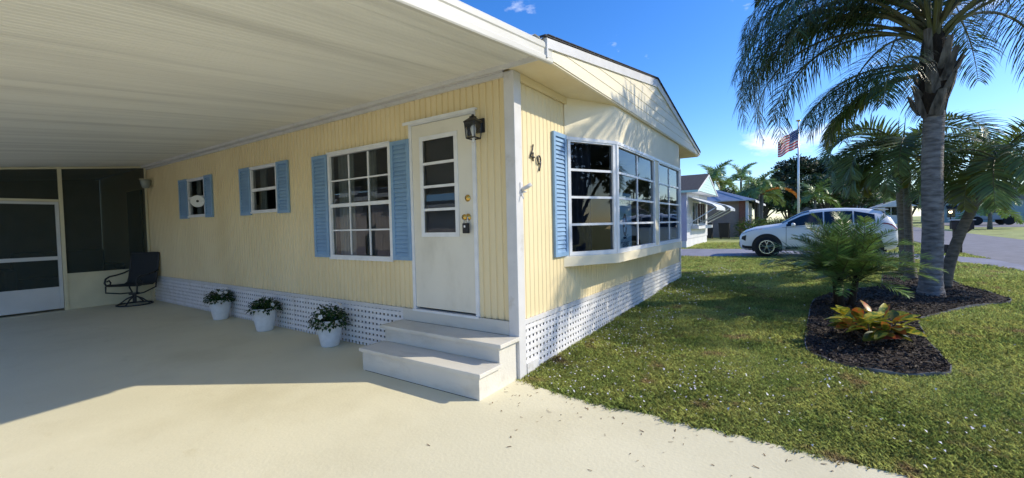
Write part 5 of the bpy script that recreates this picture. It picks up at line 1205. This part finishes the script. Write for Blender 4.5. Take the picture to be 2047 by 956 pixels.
w_ = thing('street_window', (61.9,-16.2,1.4), 'small dark window with awning on the teal house end', 'window'); box_part('pane', MT['carglass'], w_, 61.95,-16.6,1.2,61.99,-16.0,2.2); box_part('frame', MT['alum'], w_, 61.96,-16.65,1.1,61.995,-15.95,1.195)
mb = MB(); mb.prism([(61.98,-16.75,2.5),(61.98,-15.85,2.5),(61.5,-15.85,2.15),(61.5,-16.75,2.15)], (0,0,.04)); mb.build('awning', MT['bin'], w_)
far_house(60,-12.8,68,-10.3,1.9, 'white walled home glimpsed between the slender palm trunks', MT['nwhite'], MT['awning'], .7)
far_house(66,-9.6,74,-6.5,1.7, 'pale far home behind the SUV tail', MT['nwhite'], MT['metalroof'], .8)
far_house(70,-4.6,78,-1.2,1.8, 'white far home below the bushy trees', MT['nwhite'], MT['greyroof'], .8)
# pickup
tg = gz(50,0); pk = thing('pickup_truck', (50,-15.8,tg), 'grey blue pickup truck parked in front of the far house', 'pickup truck')
mb = MB(); mb.prism([(49.2,-14.5,tg+.45),(49.2,-17.6,tg+.45),(49.2,-17.6,tg+1.05),(49.2,-16.5,tg+1.08),(49.2,-14.5,tg+1.02)][::-1], (1.7,0,0)); bevel(mb.build('body', MT['truckgrey'], pk), .06)
mb = MB(); mb.prism([(49.3,-15.0,tg+1.03),(49.3,-16.9,tg+1.06),(49.3,-16.65,tg+1.68),(49.3,-15.5,tg+1.68)][::-1], (1.5,0,0)); bevel(mb.build('cab', MT['carglass'], pk), .05)
box_part('cab_roof', MT['truckgrey'], pk, 49.35,-16.6,tg+1.682,50.75,-15.55,tg+1.73)
for yy in (-15.1,-17.0):
    for xx in (49.2,50.9): mb = MB(); mb.lathe([(.001,-.12),(.36,-.12),(.38,0),(.36,.12),(.001,.12)], (xx,yy,tg+.38), 18, 'x'); mb.build('wheel', MT['tyre'], pk)
for xx in (49.35,50.6): box_part('headlight', MT['lens'], pk, xx,-14.5,tg+.8,xx+.2,-14.42,tg+.95)
box_part('bumper', MT['rim'], pk, 49.25,-14.5,tg+.42,50.85,-14.35,tg+.6)
# garden lamp
lg = gz(50,0); lp_ = thing('post_lamp', (50,-13.67,lg), 'black garden post lamp with lit head by the far lawn', 'post lamp')
mb = MB(); mb.tube([(50,-13.67,lg-.05),(50,-13.67,lg+1.1)], .035, 8); mb.build('post', MT['black'], lp_)
mb = MB(); mb.lathe([(.05,0),(.10,.03),(.12,.16),(.08,.18)], (50,-13.67,lg+1.1), 12); mb.build('lamp_head', MT['bulb'], lp_, smooth=True)
mb = MB(); mb.lathe([(.14,0),(.05,.10),(.001,.12)], (50,-13.67,lg+1.285), 12); mb.build('lamp_cap', MT['black'], lp_)

# ------------------------------------------------------------------ home across the carport (seen mirrored in the window)
wh_ = thing('facing_home', (-9.5,12,G), 'pale corrugated home mirrored in the large window', 'mobile home')
corr('wall_panel', (-9.0,24,0), -Y, X, 20, .5, 2.9, [(6,7.3,1.2,2.2),(12,13,1.2,2.2)], wh_, MT['facing'], pitch=.2, depth=.02, panel=10)
box_part('base_wall', MT['lilacwall'], wh_, -9.1,4.0,-.05,-9.02,24,.5)
box_part('inner_wall', MT['black'], wh_, -9.4,4.0,.0,-9.35,24,2.8)
mb = MB(); mb.prism([(-8.5,3.6,2.92),(-15.5,3.6,2.92),(-12,3.6,3.7)], (0,21,0)); mb.build('roof', MT['shingle'], wh_)
box_part('eave_fascia', MT['awning'], wh_, -8.49,3.6,2.80,-8.45,24.6,2.98)
